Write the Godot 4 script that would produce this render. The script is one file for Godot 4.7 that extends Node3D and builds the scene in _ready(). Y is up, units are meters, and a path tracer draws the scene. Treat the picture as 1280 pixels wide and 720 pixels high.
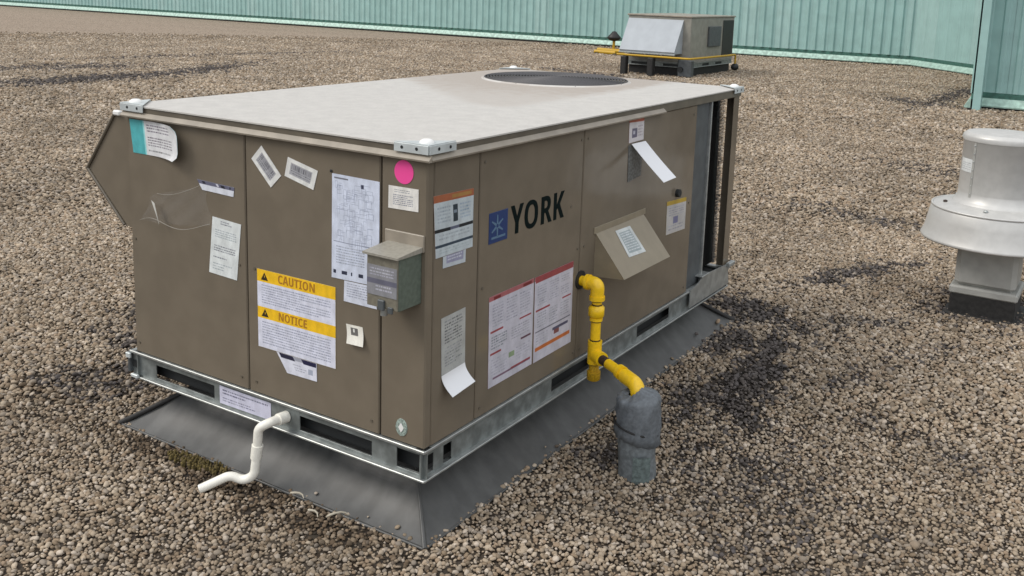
extends Node3D

const B = 0.161            # top of the roof curb above the gravel: the unit's base rail sits there
const PX = 1218.629        # focal length in photograph pixels (720 high)
const CAM = Vector3(1.407662, 1.394518, 1.798596)
var cam_basis = Basis(Vector3(0.847123, 0.033432, -0.530344), Vector3(-0.121902, 0.98363, -0.132709), Vector3(0.517225, 0.177071, 0.837331))
var M = {}
var taken = {}
var box_cache = {}

# ---------------------------------------------------------------- naming and nodes
func numbered(n):
	if not taken.has(n):
		taken[n] = 0
		return n
	taken[n] += 1
	return "%s_%03d" % [n, taken[n]]

func tag(o, label, category, group = "", kind = ""):
	o.set_meta("label", label)
	if category != "": o.set_meta("category", category)
	if group != "": o.set_meta("group", group)
	if kind != "": o.set_meta("kind", kind)

func thing(called, label, category, at = Vector3.ZERO, turn = 0.0, group = ""):
	var o := Node3D.new()
	o.name = numbered(called)
	add_child(o)
	o.position = at
	o.rotation.y = turn
	tag(o, label, category, group)
	return o

func put(called, mesh, material, parent = null):
	var o := MeshInstance3D.new()
	o.name = numbered(called) if parent == null else called
	o.mesh = mesh
	o.material_override = material
	if parent == null: add_child(o)
	else: parent.add_child(o, true)
	return o

func obj(called, st, material, parent = null):
	st.generate_normals()
	return put(called, st.commit(), material, parent)

# ---------------------------------------------------------------- materials
func lin(r, g, b, a = 1.0):
	var c = Color(r, g, b).linear_to_srgb()
	c.a = a
	return c

func noise_tex(freq, lo, hi, sz = 512, sd = 1, normal = false, bump = 4.0, octaves = 4):
	var n := FastNoiseLite.new()
	n.seed = sd
	n.frequency = freq
	n.fractal_octaves = octaves
	n.noise_type = FastNoiseLite.TYPE_SIMPLEX_SMOOTH
	var t := NoiseTexture2D.new()
	t.width = sz
	t.height = sz
	t.seamless = true
	t.noise = n
	if normal:
		t.as_normal_map = true
		t.bump_strength = bump
	else:
		var g := Gradient.new()
		g.set_color(0, lo)
		g.set_color(1, hi)
		g.set_offset(0, 0.25)
		g.set_offset(1, 0.75)
		t.color_ramp = g
	return t

func mat(col, rough, metal = 0.0, vary = 0.0, tile = 1.0, sd = 1, relief = 0.0):
	var m := StandardMaterial3D.new()
	m.albedo_color = col
	m.roughness = rough
	m.metallic = metal
	m.cull_mode = BaseMaterial3D.CULL_DISABLED
	if vary > 0.0:
		m.albedo_texture = noise_tex(0.012, Color(1, 1, 1).darkened(vary), Color(1, 1, 1), 512, sd)
		m.uv1_triplanar = true
		m.uv1_world_triplanar = true
		m.uv1_scale = Vector3.ONE / tile
	if relief > 0.0:
		m.normal_enabled = true
		m.normal_texture = noise_tex(0.008, Color.BLACK, Color.WHITE, 512, sd + 7, true, 3.0, 3)
		m.normal_scale = relief
		m.uv1_triplanar = true
		m.uv1_world_triplanar = true
		m.uv1_scale = Vector3.ONE / tile
	return m

func make_materials():
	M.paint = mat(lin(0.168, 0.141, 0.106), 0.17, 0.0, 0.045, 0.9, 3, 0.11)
	M.paint.roughness_texture = noise_tex(0.01, Color(0.75, 0.75, 0.75), Color(1, 1, 1), 512, 21)
	M.paint.metallic_specular = 0.42
	M.paint_pale = mat(lin(0.30, 0.262, 0.21), 0.35, 0.0, 0.1, 0.5, 4)  # paler tan; light caught on the drip trim is put into it
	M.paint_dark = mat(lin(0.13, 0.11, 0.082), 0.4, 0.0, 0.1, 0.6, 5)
	M.galv = mat(lin(0.42, 0.44, 0.43), 0.4, 0.6, 0.12, 0.3, 6, 0.05)
	M.web_shaded = mat(lin(0.24, 0.265, 0.26), 0.42, 0.35, 0.18, 0.35, 27, 0.05)  # galvanised metal darkened: shade between the lit flanges put into the colour
	M.hood_metal = mat(lin(0.36, 0.39, 0.42), 0.6, 0.1, 0.05, 1.6, 28)
	M.far_paint = mat(lin(0.26, 0.25, 0.215), 0.5, 0.0, 0.08, 1.0, 29)
	M.galv_dull = mat(lin(0.085, 0.095, 0.10), 0.55, 0.1, 0.1, 0.5, 7, 0.05)
	M.galv_bright = mat(lin(0.55, 0.59, 0.59), 0.5, 0.3, 0.06, 0.4, 8)
	M.dark = mat(lin(0.012, 0.014, 0.015), 0.6)
	M.wire = mat(lin(0.075, 0.072, 0.075), 0.5, 0.2)
	M.coil = mat(lin(0.02, 0.019, 0.018), 0.5, 0.3)
	M.skirt = mat(lin(0.078, 0.079, 0.077), 0.45, 0.0, 0.18, 0.45, 9, 0.05)
	M.tar = mat(lin(0.02, 0.019, 0.018), 0.7, 0.0, 0.3, 0.2, 10)
	M.wood = mat(lin(0.03, 0.028, 0.026), 0.8)
	M.pvc = mat(lin(0.84, 0.82, 0.74), 0.35, 0.0, 0.05, 0.12, 11)
	M.yellow = mat(lin(0.86, 0.54, 0.010), 0.32, 0.0, 0.07, 0.08, 12, 0.03)
	M.yellow_dirty = mat(lin(0.62, 0.37, 0.012), 0.5, 0.0, 0.25, 0.05, 13, 0.08)
	M.rust = mat(lin(0.05, 0.026, 0.014), 0.75, 0.0, 0.5, 0.04, 14)
	M.boot = mat(lin(0.175, 0.195, 0.205), 0.55, 0.0, 0.2, 0.12, 15, 0.15)
	M.boot_dark = mat(lin(0.135, 0.150, 0.165), 0.6, 0.0, 0.15, 0.08, 16, 0.3)
	M.patch = mat(lin(0.145, 0.185, 0.18), 0.6, 0.0, 0.3, 0.1, 17)
	M.box_face = mat(lin(0.19, 0.175, 0.135), 0.45, 0.0, 0.1, 0.12, 18)
	M.box_green = mat(lin(0.105, 0.132, 0.106), 0.45, 0.0, 0.1, 0.12, 19)
	M.alu = mat(lin(0.53, 0.525, 0.505), 0.42, 0.25, 0.045, 0.35, 20, 0.02)
	M.alu_dirty = mat(lin(0.40, 0.40, 0.375), 0.55, 0.2, 0.06, 0.5, 22)
	M.wall = mat(lin(0.315, 0.495, 0.47), 0.45, 0.0, 0.05, 2.3, 23)
	M.wall_faded = mat(lin(0.34, 0.51, 0.485), 0.5, 0.0, 0.05, 2.3, 23)
	M.wall_deep = mat(lin(0.295, 0.47, 0.445), 0.45, 0.0, 0.05, 2.3, 23)
	M.wall_base = mat(lin(0.43, 0.62, 0.535), 0.5, 0.0, 0.2, 0.7, 24)
	M.wall_dark = mat(lin(0.06, 0.17, 0.135), 0.6, 0.0, 0.2, 0.7, 25)
	M.soil = mat(lin(0.035, 0.03, 0.022), 0.95)
	M.white_plastic = mat(lin(0.72, 0.72, 0.70), 0.5)
	M.blue = mat(lin(0.012, 0.035, 0.13), 0.4)
	M.black_print = mat(lin(0.004, 0.009, 0.009), 0.6)
	M.black_print.metallic_specular = 0.15
	M.brown_print = mat(lin(0.36, 0.16, 0.012), 0.6)
	M.pink = mat(lin(0.80, 0.065, 0.30), 0.55)
	M.sealant = mat(lin(0.62, 0.62, 0.58), 0.6)
	M.moss = mat(lin(0.15, 0.11, 0.03), 0.9, 0.0, 0.5, 0.05, 26)
	M.twig = mat(lin(0.42, 0.38, 0.30), 0.8)
	M.paper = mat(lin(0.70, 0.71, 0.73), 0.6)
	var f := StandardMaterial3D.new()
	f.albedo_color = Color(0.95, 0.97, 1.0, 0.012)
	f.transparency = BaseMaterial3D.TRANSPARENCY_ALPHA
	f.roughness = 0.35
	f.metallic_specular = 0.2
	f.cull_mode = BaseMaterial3D.CULL_DISABLED
	M.film = f
	M.film_edge = mat(lin(0.30, 0.28, 0.24), 0.4)

# ---------------------------------------------------------------- mesh helpers
func mb():
	var st := SurfaceTool.new()
	st.begin(Mesh.PRIMITIVE_TRIANGLES)
	st.set_smooth_group(-1)
	return st

func tri(st, a, b, c):          # a, b, c counter-clockwise as seen from outside
	st.add_vertex(a)
	st.add_vertex(c)
	st.add_vertex(b)

func quad(st, a, b, c, d):
	tri(st, a, b, c)
	tri(st, a, c, d)

func face(st, pts, centre):     # a face of a convex body, turned outwards
	var mid = Vector3.ZERO
	for q in pts: mid += q
	mid /= pts.size()
	var n = (pts[1] - pts[0]).cross(pts[2] - pts[0])
	var flip = n.dot(mid - centre) < 0
	for k in range(1, pts.size() - 1):
		if flip: tri(st, pts[0], pts[k + 1], pts[k])
		else: tri(st, pts[0], pts[k], pts[k + 1])

# a chamfered box from corner lo to corner hi
func bx(st, lo, hi, bev = 0.002):
	var c = (lo + hi) / 2.0
	var h = (hi - lo).abs() / 2.0
	bev = min(bev, min(h.x, min(h.y, h.z)) * 0.49)
	var v = func(s, ax): 
		var r = Vector3(s.x * (h.x - bev), s.y * (h.y - bev), s.z * (h.z - bev))
		r[ax] = s[ax] * h[ax]
		return c + r
	for ax in 3:
		var p = (ax + 1) % 3
		var q = (ax + 2) % 3
		for sg in [-1.0, 1.0]:
			var l = []
			for w in [[-1.0, -1.0], [1.0, -1.0], [1.0, 1.0], [-1.0, 1.0]]:
				var s = Vector3.ZERO
				s[ax] = sg
				s[p] = w[0]
				s[q] = w[1]
				l.append(v.call(s, ax))
			face(st, l, c)
		for sp in [-1.0, 1.0]:
			for sq in [-1.0, 1.0]:
				var s0 = Vector3.ZERO
				s0[ax] = -1.0
				s0[p] = sp
				s0[q] = sq
				var s1 = s0
				s1[ax] = 1.0
				face(st, [v.call(s0, p), v.call(s1, p), v.call(s1, q), v.call(s0, q)], c)
	for sx in [-1.0, 1.0]:
		for sy in [-1.0, 1.0]:
			for sz in [-1.0, 1.0]:
				var s = Vector3(sx, sy, sz)
				face(st, [v.call(s, 0), v.call(s, 1), v.call(s, 2)], c)
	return st

func box(called, lo, hi, material, parent, bev = 0.002):
	return obj(called, bx(mb(), lo, hi, bev), material, parent)

# convex prism: polygon pts (Vector3 list) pushed by vector d
func prism(st, pts, d):
	var c = Vector3.ZERO
	for q in pts: c += q
	c = c / pts.size() + d / 2.0
	face(st, pts, c)
	var far = []
	for q in pts: far.append(q + d)
	face(st, far, c)
	for k in pts.size():
		var n = (k + 1) % pts.size()
		face(st, [pts[k], pts[n], far[n], far[k]], c)
	return st

func fillet(pts, r, n = 6):
	var out = [pts[0]]
	for k in range(1, pts.size() - 1):
		var a = pts[k - 1]
		var b = pts[k]
		var c = pts[k + 1]
		var rr = min(r, min(a.distance_to(b), b.distance_to(c)) * 0.48)
		var p = b + (a - b).normalized() * rr
		var q = b + (c - b).normalized() * rr
		for i in n + 1:
			var t = float(i) / n
			out.append(p.lerp(b, t).lerp(b.lerp(q, t), t))
	out.append(pts[-1])
	return out

func tube(st, pts, rad, sides = 14, caps = true):   # rad: a number, or one per point
	var rings = []
	var u = Vector3.ZERO
	for k in pts.size():
		var d = (pts[min(k + 1, pts.size() - 1)] - pts[max(k - 1, 0)]).normalized()
		if k == 0:
			u = d.cross(Vector3.UP if abs(d.y) < 0.9 else Vector3.RIGHT).normalized()
		else:
			u = (u - d * u.dot(d)).normalized()
		var w = d.cross(u)
		var r = rad[k] if rad is Array else rad
		var ring = []
		for i in sides:
			var a = TAU * i / sides
			ring.append(pts[k] + (u * cos(a) + w * sin(a)) * r)
		rings.append(ring)
	st.set_smooth_group(1)
	for k in rings.size() - 1:
		for i in sides:
			var j = (i + 1) % sides
			quad(st, rings[k][i], rings[k][j], rings[k + 1][j], rings[k + 1][i])
	st.set_smooth_group(-1)
	if caps:
		for i in range(1, sides - 1):
			tri(st, rings[0][0], rings[0][i + 1], rings[0][i])
			tri(st, rings[-1][0], rings[-1][i], rings[-1][i + 1])
	return st

# surface of revolution round the y axis at c; prof is a list of [r, y, group]
func lathe(st, prof, n = 40, c = Vector3.ZERO):
	for k in prof.size() - 1:
		st.set_smooth_group(prof[k][2] if prof[k].size() > 2 else k + 1)
		for i in n:
			var a = TAU * i / n
			var b = TAU * (i + 1) / n
			var p = c + Vector3(cos(a) * prof[k][0], prof[k][1], -sin(a) * prof[k][0])
			var q = c + Vector3(cos(b) * prof[k][0], prof[k][1], -sin(b) * prof[k][0])
			var r = c + Vector3(cos(b) * prof[k + 1][0], prof[k + 1][1], -sin(b) * prof[k + 1][0])
			var s = c + Vector3(cos(a) * prof[k + 1][0], prof[k + 1][1], -sin(a) * prof[k + 1][0])
			if prof[k][0] > 1e-5: tri(st, p, q, r)
			if prof[k + 1][0] > 1e-5: tri(st, p, r, s)
	st.set_smooth_group(-1)
	return st

func disc(st, c, n, r, h, sides = 20):     # a short cylinder from c along n
	return tube(st, [c, c + n * h], r, sides)

# ---------------------------------------------------------------- printed labels
func canvas(w, h, bg):
	var im := Image.create(w, h, false, Image.FORMAT_RGB8)
	im.fill(bg)
	return im

func bar(im, x0, y0, x1, y1, col):          # fractions of the sheet
	var w = im.get_width()
	var h = im.get_height()
	im.fill_rect(Rect2i(int(x0 * w), int(y0 * h), max(1, int((x1 - x0) * w)), max(1, int((y1 - y0) * h))), col)

func rows(im, x0, y0, x1, y1, n, col, sd, fill = 0.9):   # n rows of small print
	var g := RandomNumberGenerator.new()
	g.seed = sd
	var w = im.get_width()
	var h = im.get_height()
	var step = (y1 - y0) * h / n
	for k in n:
		var y = y0 * h + k * step
		var x = x0 * w
		var last = x1 * w - (0.0 if g.randf() < fill else (x1 - x0) * w * g.randf() * 0.5)
		while x < last:
			var l = g.randf_range(3, 13)
			var c = col.lerp(Color(0.85, 0.86, 0.88), g.randf() * 0.45)
			im.fill_rect(Rect2i(int(x), int(y), int(min(l, last - x)) + 1, max(1, int(step * 0.5))), c)
			x += l + g.randf_range(2, 4)

func barcode(im, x0, y0, x1, y1, col, sd):
	var g := RandomNumberGenerator.new()
	g.seed = sd
	var w = im.get_width()
	var x = x0 * w
	while x < x1 * w:
		var l = g.randi_range(1, 4)
		bar(im, x / w, y0, (x + l) / w, y1, col)
		x += l + g.randi_range(1, 4)

func triangle_mark(im, cx, cy, r, col):
	var w = im.get_width()
	var h = im.get_height()
	var R = int(r * h)
	for k in R:
		var half = int(0.62 * R * k / R) + 1
		im.fill_rect(Rect2i(int(cx * w) - half, int(cy * h) - R / 2 + k, 2 * half, 1), col)

func print_mat(im, rough = 0.5):
	var m := StandardMaterial3D.new()
	# sun-faded, smudged paper
	var n := FastNoiseLite.new()
	n.seed = im.get_width() * 7 + im.get_height()
	n.frequency = 0.022
	n.fractal_octaves = 4
	for y in im.get_height():
		for x in im.get_width():
			var k = 0.97 + 0.09 * n.get_noise_2d(x, y * 0.6) + 0.04 * n.get_noise_2d(x * 7.0, y * 7.0)
			var c = im.get_pixel(x, y).lerp(Color(0.80, 0.81, 0.83), 0.06)
			im.set_pixel(x, y, Color(c.r * k, c.g * k, c.b * k * 0.995))
	im.generate_mipmaps()
	m.albedo_texture = ImageTexture.create_from_image(im)
	m.roughness = rough
	m.cull_mode = BaseMaterial3D.CULL_DISABLED
	return m

# A sheet with corners tl, tr, br, bl (a bilinear patch that may lift off: bend(u, v) gives metres along out), thickness t.
func sheet(called, tl, tr, br, bl, out, material, parent, bend = null, t = 0.0009, nu = 1, nv = 1, round_right = false):
	var st = mb()
	var pos = func(u, v, o):
		var uu = u
		if round_right and u > 0.5:
			var e = abs(v - 0.5) * 2.0
			uu = 0.5 + (u - 0.5) * (1.0 - 0.22 * pow(e, 5.0))
		var p = tl.lerp(tr, uu).lerp(bl.lerp(br, uu), v)
		return p + out * (o + (bend.call(u, v) if bend else 0.0))
	st.set_smooth_group(1)
	for i in nu:
		for j in nv:
			var u0 = float(i) / nu
			var u1 = float(i + 1) / nu
			var v0 = float(j) / nv
			var v1 = float(j + 1) / nv
			for side in [[0.0006 + t, true], [0.0006, false]]:
				var c = [[u0, v1], [u1, v1], [u1, v0], [u0, v0]]
				if not side[1]: c.reverse()
				for k in [0, 2, 1, 0, 3, 2]:
					st.set_uv(Vector2(c[k][0], c[k][1]))
					st.add_vertex(pos.call(c[k][0], c[k][1], side[0]))
	st.set_smooth_group(-1)
	var loop = []
	for i in nu: loop.append([float(i) / nu, 0.0])
	for j in nv: loop.append([1.0, float(j) / nv])
	for i in nu: loop.append([1.0 - float(i) / nu, 1.0])
	for j in nv: loop.append([0.0, 1.0 - float(j) / nv])
	for k in loop.size():
		var a = loop[k]
		var b = loop[(k + 1) % loop.size()]
		st.set_uv(Vector2(a[0], a[1]))
		quad(st, pos.call(a[0], a[1], 0.0006), pos.call(a[0], a[1], 0.0006 + t), pos.call(b[0], b[1], 0.0006 + t), pos.call(b[0], b[1], 0.0006))
	return obj(called, st, material, parent)

const FZ = -0.0025      # outer face of the front panels
func fsheet(called, p, material, parent, bend = null, nu = 1, nv = 1, rr = false, lift = 0.0):   # on the front: p = tl, tr, br, bl as [x, y]
	var v = []
	for q in p: v.append(Vector3(q[0], q[1], FZ + lift))
	return sheet(called, v[0], v[1], v[2], v[3], Vector3(0, 0, 1), material, parent, bend, 0.0009, nu, nv, rr)

func ssheet(called, p, material, parent, bend = null, nu = 1, nv = 1, lift = 0.0):               # on the long side: p as [z, y]
	var v = []
	for q in p: v.append(Vector3(FZ + lift, q[1], q[0]))
	return sheet(called, v[0], v[1], v[2], v[3], Vector3(1, 0, 0), material, parent, bend, 0.0009, nu, nv)

func lettering(text, height, where, side, material, parent, stretch = 1.0, bold = true, called = "lettering"):
	var t := TextMesh.new()
	var f := SystemFont.new()
	f.font_names = PackedStringArray(["Droid Sans"])
	f.font_weight = 700 if bold else 400
	t.font = f
	t.text = text
	t.font_size = 64
	t.pixel_size = height / (64.0 * 0.714)
	t.depth = 0.0008
	t.curve_step = 2.0
	var bb = t.get_aabb()
	var o = put(called, t, material, parent)
	o.transform = Transform3D(Basis(Vector3.UP, PI / 2 if side else 0.0) * Basis.from_scale(Vector3(stretch, 1, 1)), where)
	return o

# ---------------------------------------------------------------- the rooftop unit
func spans(lo, hi, holes):     # what is left of lo..hi without the holes
	var out = []
	var a = lo
	for h in holes:
		out.append([a, h[0]])
		a = h[1]
	out.append([a, hi])
	return out

# a base rail along +x of length n (its own frame: x along, y up, z outwards); holes as [x0, x1, y0, y1]
func make_rail(parent, n, holes, frame, height = 0.086):
	var st = mb()
	var cuts = []
	for h in holes: cuts.append([h[0], h[1]])
	for s in spans(0.0, n, cuts):
		bx(st, Vector3(s[0], 0.006, -0.012), Vector3(s[1], height - 0.007, -0.009), 0.0005)
	for h in holes:
		bx(st, Vector3(h[0], 0.006, -0.012), Vector3(h[1], h[2], -0.009), 0.0005)
		bx(st, Vector3(h[0], h[3], -0.012), Vector3(h[1], height - 0.007, -0.009), 0.0005)
	var o = obj("base_rail", st, M.web_shaded, parent)
	o.transform = frame
	box("flange", Vector3(0, height - 0.008, -0.03), Vector3(n, height, 0.004), M.galv, o, 0.0015)
	box("flange", Vector3(0, 0, -0.03), Vector3(n, 0.0065, 0.004), M.galv, o, 0.0015)
	return o

const W = 1.14
const D = 2.09
const VENT = Vector3(0.919, 0, -2.978)
const PB = 0.087    # bottom and top of the panels
const PT = 0.8215

func top_plate():
	# lid with the round fan opening, slightly crowned
	var st = mb()
	var c = Vector2(-0.70, -1.76)
	var r = 0.318
	var x0 = -W - 0.005
	var x1 = 0.005
	var z0 = -D - 0.005
	var z1 = 0.005
	var ang = []
	for k in 96: ang.append(TAU * k / 96)
	for q in [Vector2(x0, z0), Vector2(x1, z0), Vector2(x1, z1), Vector2(x0, z1)]:
		ang.append(fposmod((q - c).angle(), TAU))
	ang.sort()
	var edge = func(a):
		var d = Vector2(cos(a), sin(a))
		var t = 1e9
		if d.x > 1e-6: t = min(t, (x1 - c.x) / d.x)
		if d.x < -1e-6: t = min(t, (x0 - c.x) / d.x)
		if d.y > 1e-6: t = min(t, (z1 - c.y) / d.y)
		if d.y < -1e-6: t = min(t, (z0 - c.y) / d.y)
		return c + d * t
	var y = 0.8573
	var put2 = func(p): return Vector3(p.x, y, p.y)
	for k in ang.size():
		var a = ang[k]
		var b = ang[(k + 1) % ang.size()]
		var ia = c + Vector2(cos(a), sin(a)) * r
		var ib = c + Vector2(cos(b), sin(b)) * r
		var oa = edge.call(a)
		var ob = edge.call(b)
		var li = Vector3(0, -0.004, 0)
		st.set_smooth_group(1)
		var l = [put2.call(ia), put2.call(ib), put2.call(ob), put2.call(oa)]
		for i in [0, 1, 2, 0, 2, 3]:
			st.set_uv(Vector2((l[i].x - x0) / (x1 - x0), (l[i].z - z0) / (z1 - z0)))
			st.add_vertex(l[i])
		st.set_smooth_group(-1)
		# rolled edge of the fan opening: up 5 mm, then down inside
		var ra = c + Vector2(cos(a), sin(a)) * (r - 0.012)
		var rb = c + Vector2(cos(b), sin(b)) * (r - 0.012)
		var up = Vector3(0, 0.005, 0)
		quad(st, put2.call(ia), put2.call(ra) + up, put2.call(rb) + up, put2.call(ib))
		quad(st, put2.call(ra) + up, put2.call(ra) + li * 4, put2.call(rb) + li * 4, put2.call(rb) + up)
		st.set_uv(Vector2(0.5, 0.9))
		quad(st, l[3], l[2], l[2] + Vector3(0, -0.004, 0), l[3] + Vector3(0, -0.004, 0))
	return st

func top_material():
	# dusty lid, paled by painted sky sheen: grime thrown out round the fan, faint streaks
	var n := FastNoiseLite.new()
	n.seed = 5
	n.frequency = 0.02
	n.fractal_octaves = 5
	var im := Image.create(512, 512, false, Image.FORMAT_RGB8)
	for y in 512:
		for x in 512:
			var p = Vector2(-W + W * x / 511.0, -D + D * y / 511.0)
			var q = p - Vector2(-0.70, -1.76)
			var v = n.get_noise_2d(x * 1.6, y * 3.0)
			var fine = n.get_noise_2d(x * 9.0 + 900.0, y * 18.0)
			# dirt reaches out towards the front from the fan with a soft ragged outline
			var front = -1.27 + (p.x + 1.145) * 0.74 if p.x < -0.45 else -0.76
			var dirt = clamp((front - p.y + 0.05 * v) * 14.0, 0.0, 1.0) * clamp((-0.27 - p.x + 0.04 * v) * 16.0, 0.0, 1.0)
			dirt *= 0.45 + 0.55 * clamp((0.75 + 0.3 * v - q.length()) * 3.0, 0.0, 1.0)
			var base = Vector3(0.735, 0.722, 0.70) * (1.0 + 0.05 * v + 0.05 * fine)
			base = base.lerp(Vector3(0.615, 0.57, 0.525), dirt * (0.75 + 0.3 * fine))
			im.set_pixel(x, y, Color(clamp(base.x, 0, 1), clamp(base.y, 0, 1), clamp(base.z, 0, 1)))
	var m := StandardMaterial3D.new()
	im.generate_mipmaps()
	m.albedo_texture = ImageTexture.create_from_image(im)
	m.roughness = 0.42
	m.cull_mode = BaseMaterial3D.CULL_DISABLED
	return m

func build_unit():
	var u = thing("rooftop_unit", "large tan packaged air conditioner covered in stickers, on a grey roof curb", "air conditioner", Vector3(0, B, 0))
	# --- base rails
	make_rail(u, 1.165, [[0.112, 0.375, 0.016, 0.058], [0.722, 0.982, 0.016, 0.058], [1.066, 1.14, 0.014, 0.066]], Transform3D(Basis.IDENTITY, Vector3(-1.162, 0, 0)))
	make_rail(u, D, [[0.017, 0.052, 0.012, 0.062], [0.092, 0.128, 0.012, 0.062], [0.635, 0.90, 0.02, 0.062], [1.225, 1.50, 0.02, 0.062]], Transform3D(Basis(Vector3.UP, PI / 2), Vector3.ZERO))
	make_rail(u, W, [], Transform3D(Basis(Vector3.UP, PI), Vector3(0, 0, -D)))
	make_rail(u, D, [], Transform3D(Basis(Vector3.UP, -PI / 2), Vector3(-W, 0, -D)))
	box("base_pan", Vector3(-W + 0.04, 0.0075, -D + 0.04), Vector3(-0.04, 0.077, -0.04), M.dark, u)  # black colour stands in for the shade inside the rail slots
	# print strip stuck on the front rail
	var im = canvas(256, 64, Color(0.80, 0.80, 0.88))
	rows(im, 0.06, 0.16, 0.94, 0.5, 2, Color(0.35, 0.35, 0.45), 3)
	rows(im, 0.06, 0.62, 0.7, 0.9, 2, Color(0.45, 0.45, 0.55), 4)
	sheet("rail_label", Vector3(-0.762, 0.066, -0.009), Vector3(-0.551, 0.066, -0.009), Vector3(-0.551, 0.014, -0.009), Vector3(-0.762, 0.012, -0.009), Vector3(0, 0, 1), print_mat(im), u)
	# lifting brackets at the rail ends
	for e in [Vector3(-1.162, 0, 0)]:
		var lb = box("lifting_bracket", Vector3(-1.172, 0.012, -0.05), Vector3(-1.162, 0.08, 0.004), M.galv_dull, u, 0.003)
		box("bolt", Vector3(-1.171, 0.062, 0.004), Vector3(-1.150, 0.079, 0.012), M.galv_bright, lb, 0.005)
		box("bolt", Vector3(-1.150, 0.002, 0.001), Vector3(-1.118, 0.014, 0.011), M.galv_bright, lb, 0.005)
		box("hole", Vector3(-1.16, 0.03, -0.008), Vector3(-1.13, 0.052, -0.005), M.dark, lb, 0.006)
	# --- cabinet core (dark, seen only in the seams) and panels
	box("cabinet_core", Vector3(-W + 0.02, 0.08, -1.63), Vector3(-0.02, 0.838, -0.02), M.dark, u)
	var fx = [-1.134, -0.631, -0.1485, -0.003]
	for k in 3:
		var lo = Vector3(fx[k] + (0.0022 if k else 0.0), PB, -0.03)
		var hi = Vector3(fx[k + 1] - (0.0022 if k < 2 else 0.0), PT, FZ)
		box("front_panel", lo, hi, M.paint, u, 0.004 if k == 2 else 0.003)
	var sz = [-0.0305, -0.2195, -0.766, -1.640]
	for k in 3:
		var hi = Vector3(FZ, PT, sz[k] - (0.0022 if k else 0.0))
		var lo = Vector3(-0.03, PB, sz[k + 1] + (0.0022 if k < 2 else 0.0))
		box("side_panel", lo, hi, M.paint, u, 0.003)
	box("side_panel", Vector3(-W + 0.006, PB, -1.64), Vector3(-W + 0.03, PT, -0.0305), M.paint, u, 0.003)
	# drip gap under the panels
	# --- condenser end
	box("condenser_panel", Vector3(-0.045, PB, -1.795), Vector3(-0.016, 0.838, -1.642), M.galv_dull, u, 0.003)
	box("coil_flange", Vector3(-0.05, PB, -1.806), Vector3(-0.006, 0.838, -1.797), M.galv, u, 0.002)
	var cp = mb()
	bx(cp, Vector3(-0.055, PB, -D + 0.003), Vector3(-0.003, 0.838, -D + 0.006), 0.001)
	bx(cp, Vector3(-0.006, PB, -D + 0.0065), Vector3(-0.003, 0.838, -2.028), 0.001)
	obj("corner_post", cp, M.paint, u)
	var fins = mb()
	for k in 118: bx(fins, Vector3(-0.085, 0.10 + k * 0.0062, -2.085), Vector3(-0.07, 0.1012 + k * 0.0062, -1.81), 0.0002)
	for k in 118: bx(fins, Vector3(-W + 0.05, 0.10 + k * 0.0062, -2.082), Vector3(-0.06, 0.1012 + k * 0.0062, -2.068), 0.0002)
	var fo = obj("coil_fins", fins, M.coil, u)
	fo.set_meta("kind", "stuff")
	box("coil", Vector3(-0.11, 0.09, -2.066), Vector3(-0.087, 0.838, -1.81), M.dark, u)
	box("coil", Vector3(-W + 0.05, 0.09, -2.066), Vector3(-0.112, 0.838, -2.05), M.dark, u)
	box("rear_side_panel", Vector3(-W + 0.006, PB, -D + 0.004), Vector3(-W + 0.03, 0.838, -1.644), M.paint, u, 0.003)
	# galvanised gusset on the far rail end
	var gs = mb()
	prism(gs, [Vector3(0.004, 0.018, -1.66), Vector3(0.004, 0.018, -D + 0.01), Vector3(0.004, 0.108, -D + 0.03), Vector3(0.004, 0.122, -1.79), Vector3(0.004, 0.10, -1.74), Vector3(0.004, 0.09, -1.66)], Vector3(0.004, 0, 0))
	bx(gs, Vector3(0.004, 0.098, -D - 0.012), Vector3(0.024, 0.116, -D + 0.05), 0.003)
	bx(gs, Vector3(-0.03, 0.118, -1.84), Vector3(0.014, 0.124, -1.76), 0.002)
	obj("rail_gusset", gs, M.galv, u)
	# --- top cap, drip trim, corner brackets
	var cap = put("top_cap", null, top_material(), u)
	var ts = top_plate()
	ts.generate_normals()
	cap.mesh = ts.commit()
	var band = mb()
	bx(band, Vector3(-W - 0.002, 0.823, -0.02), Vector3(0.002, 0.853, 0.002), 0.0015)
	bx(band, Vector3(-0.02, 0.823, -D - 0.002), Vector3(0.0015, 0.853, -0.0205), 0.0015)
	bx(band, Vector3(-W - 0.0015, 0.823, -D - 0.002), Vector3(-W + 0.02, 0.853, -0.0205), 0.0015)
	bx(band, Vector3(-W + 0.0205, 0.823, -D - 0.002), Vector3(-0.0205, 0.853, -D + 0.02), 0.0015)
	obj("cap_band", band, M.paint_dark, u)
	var lip = mb()
	prism(lip, [Vector3(-W - 0.004, 0.822, 0.003), Vector3(-W - 0.004, 0.822, 0.014), Vector3(-W - 0.004, 0.8265, 0.0155), Vector3(-W - 0.004, 0.838, 0.003)], Vector3(W + 0.018, 0, 0))
	obj("drip_trim", lip, M.paint_pale, u)
	var lip2 = mb()
	prism(lip2, [Vector3(0.003, 0.822, 0.0025), Vector3(0.014, 0.822, 0.0025), Vector3(0.0155, 0.8265, 0.0025), Vector3(0.003, 0.838, 0.0025)], Vector3(0, 0, -1.322))
	obj("drip_trim", lip2, M.paint_pale, u)
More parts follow.
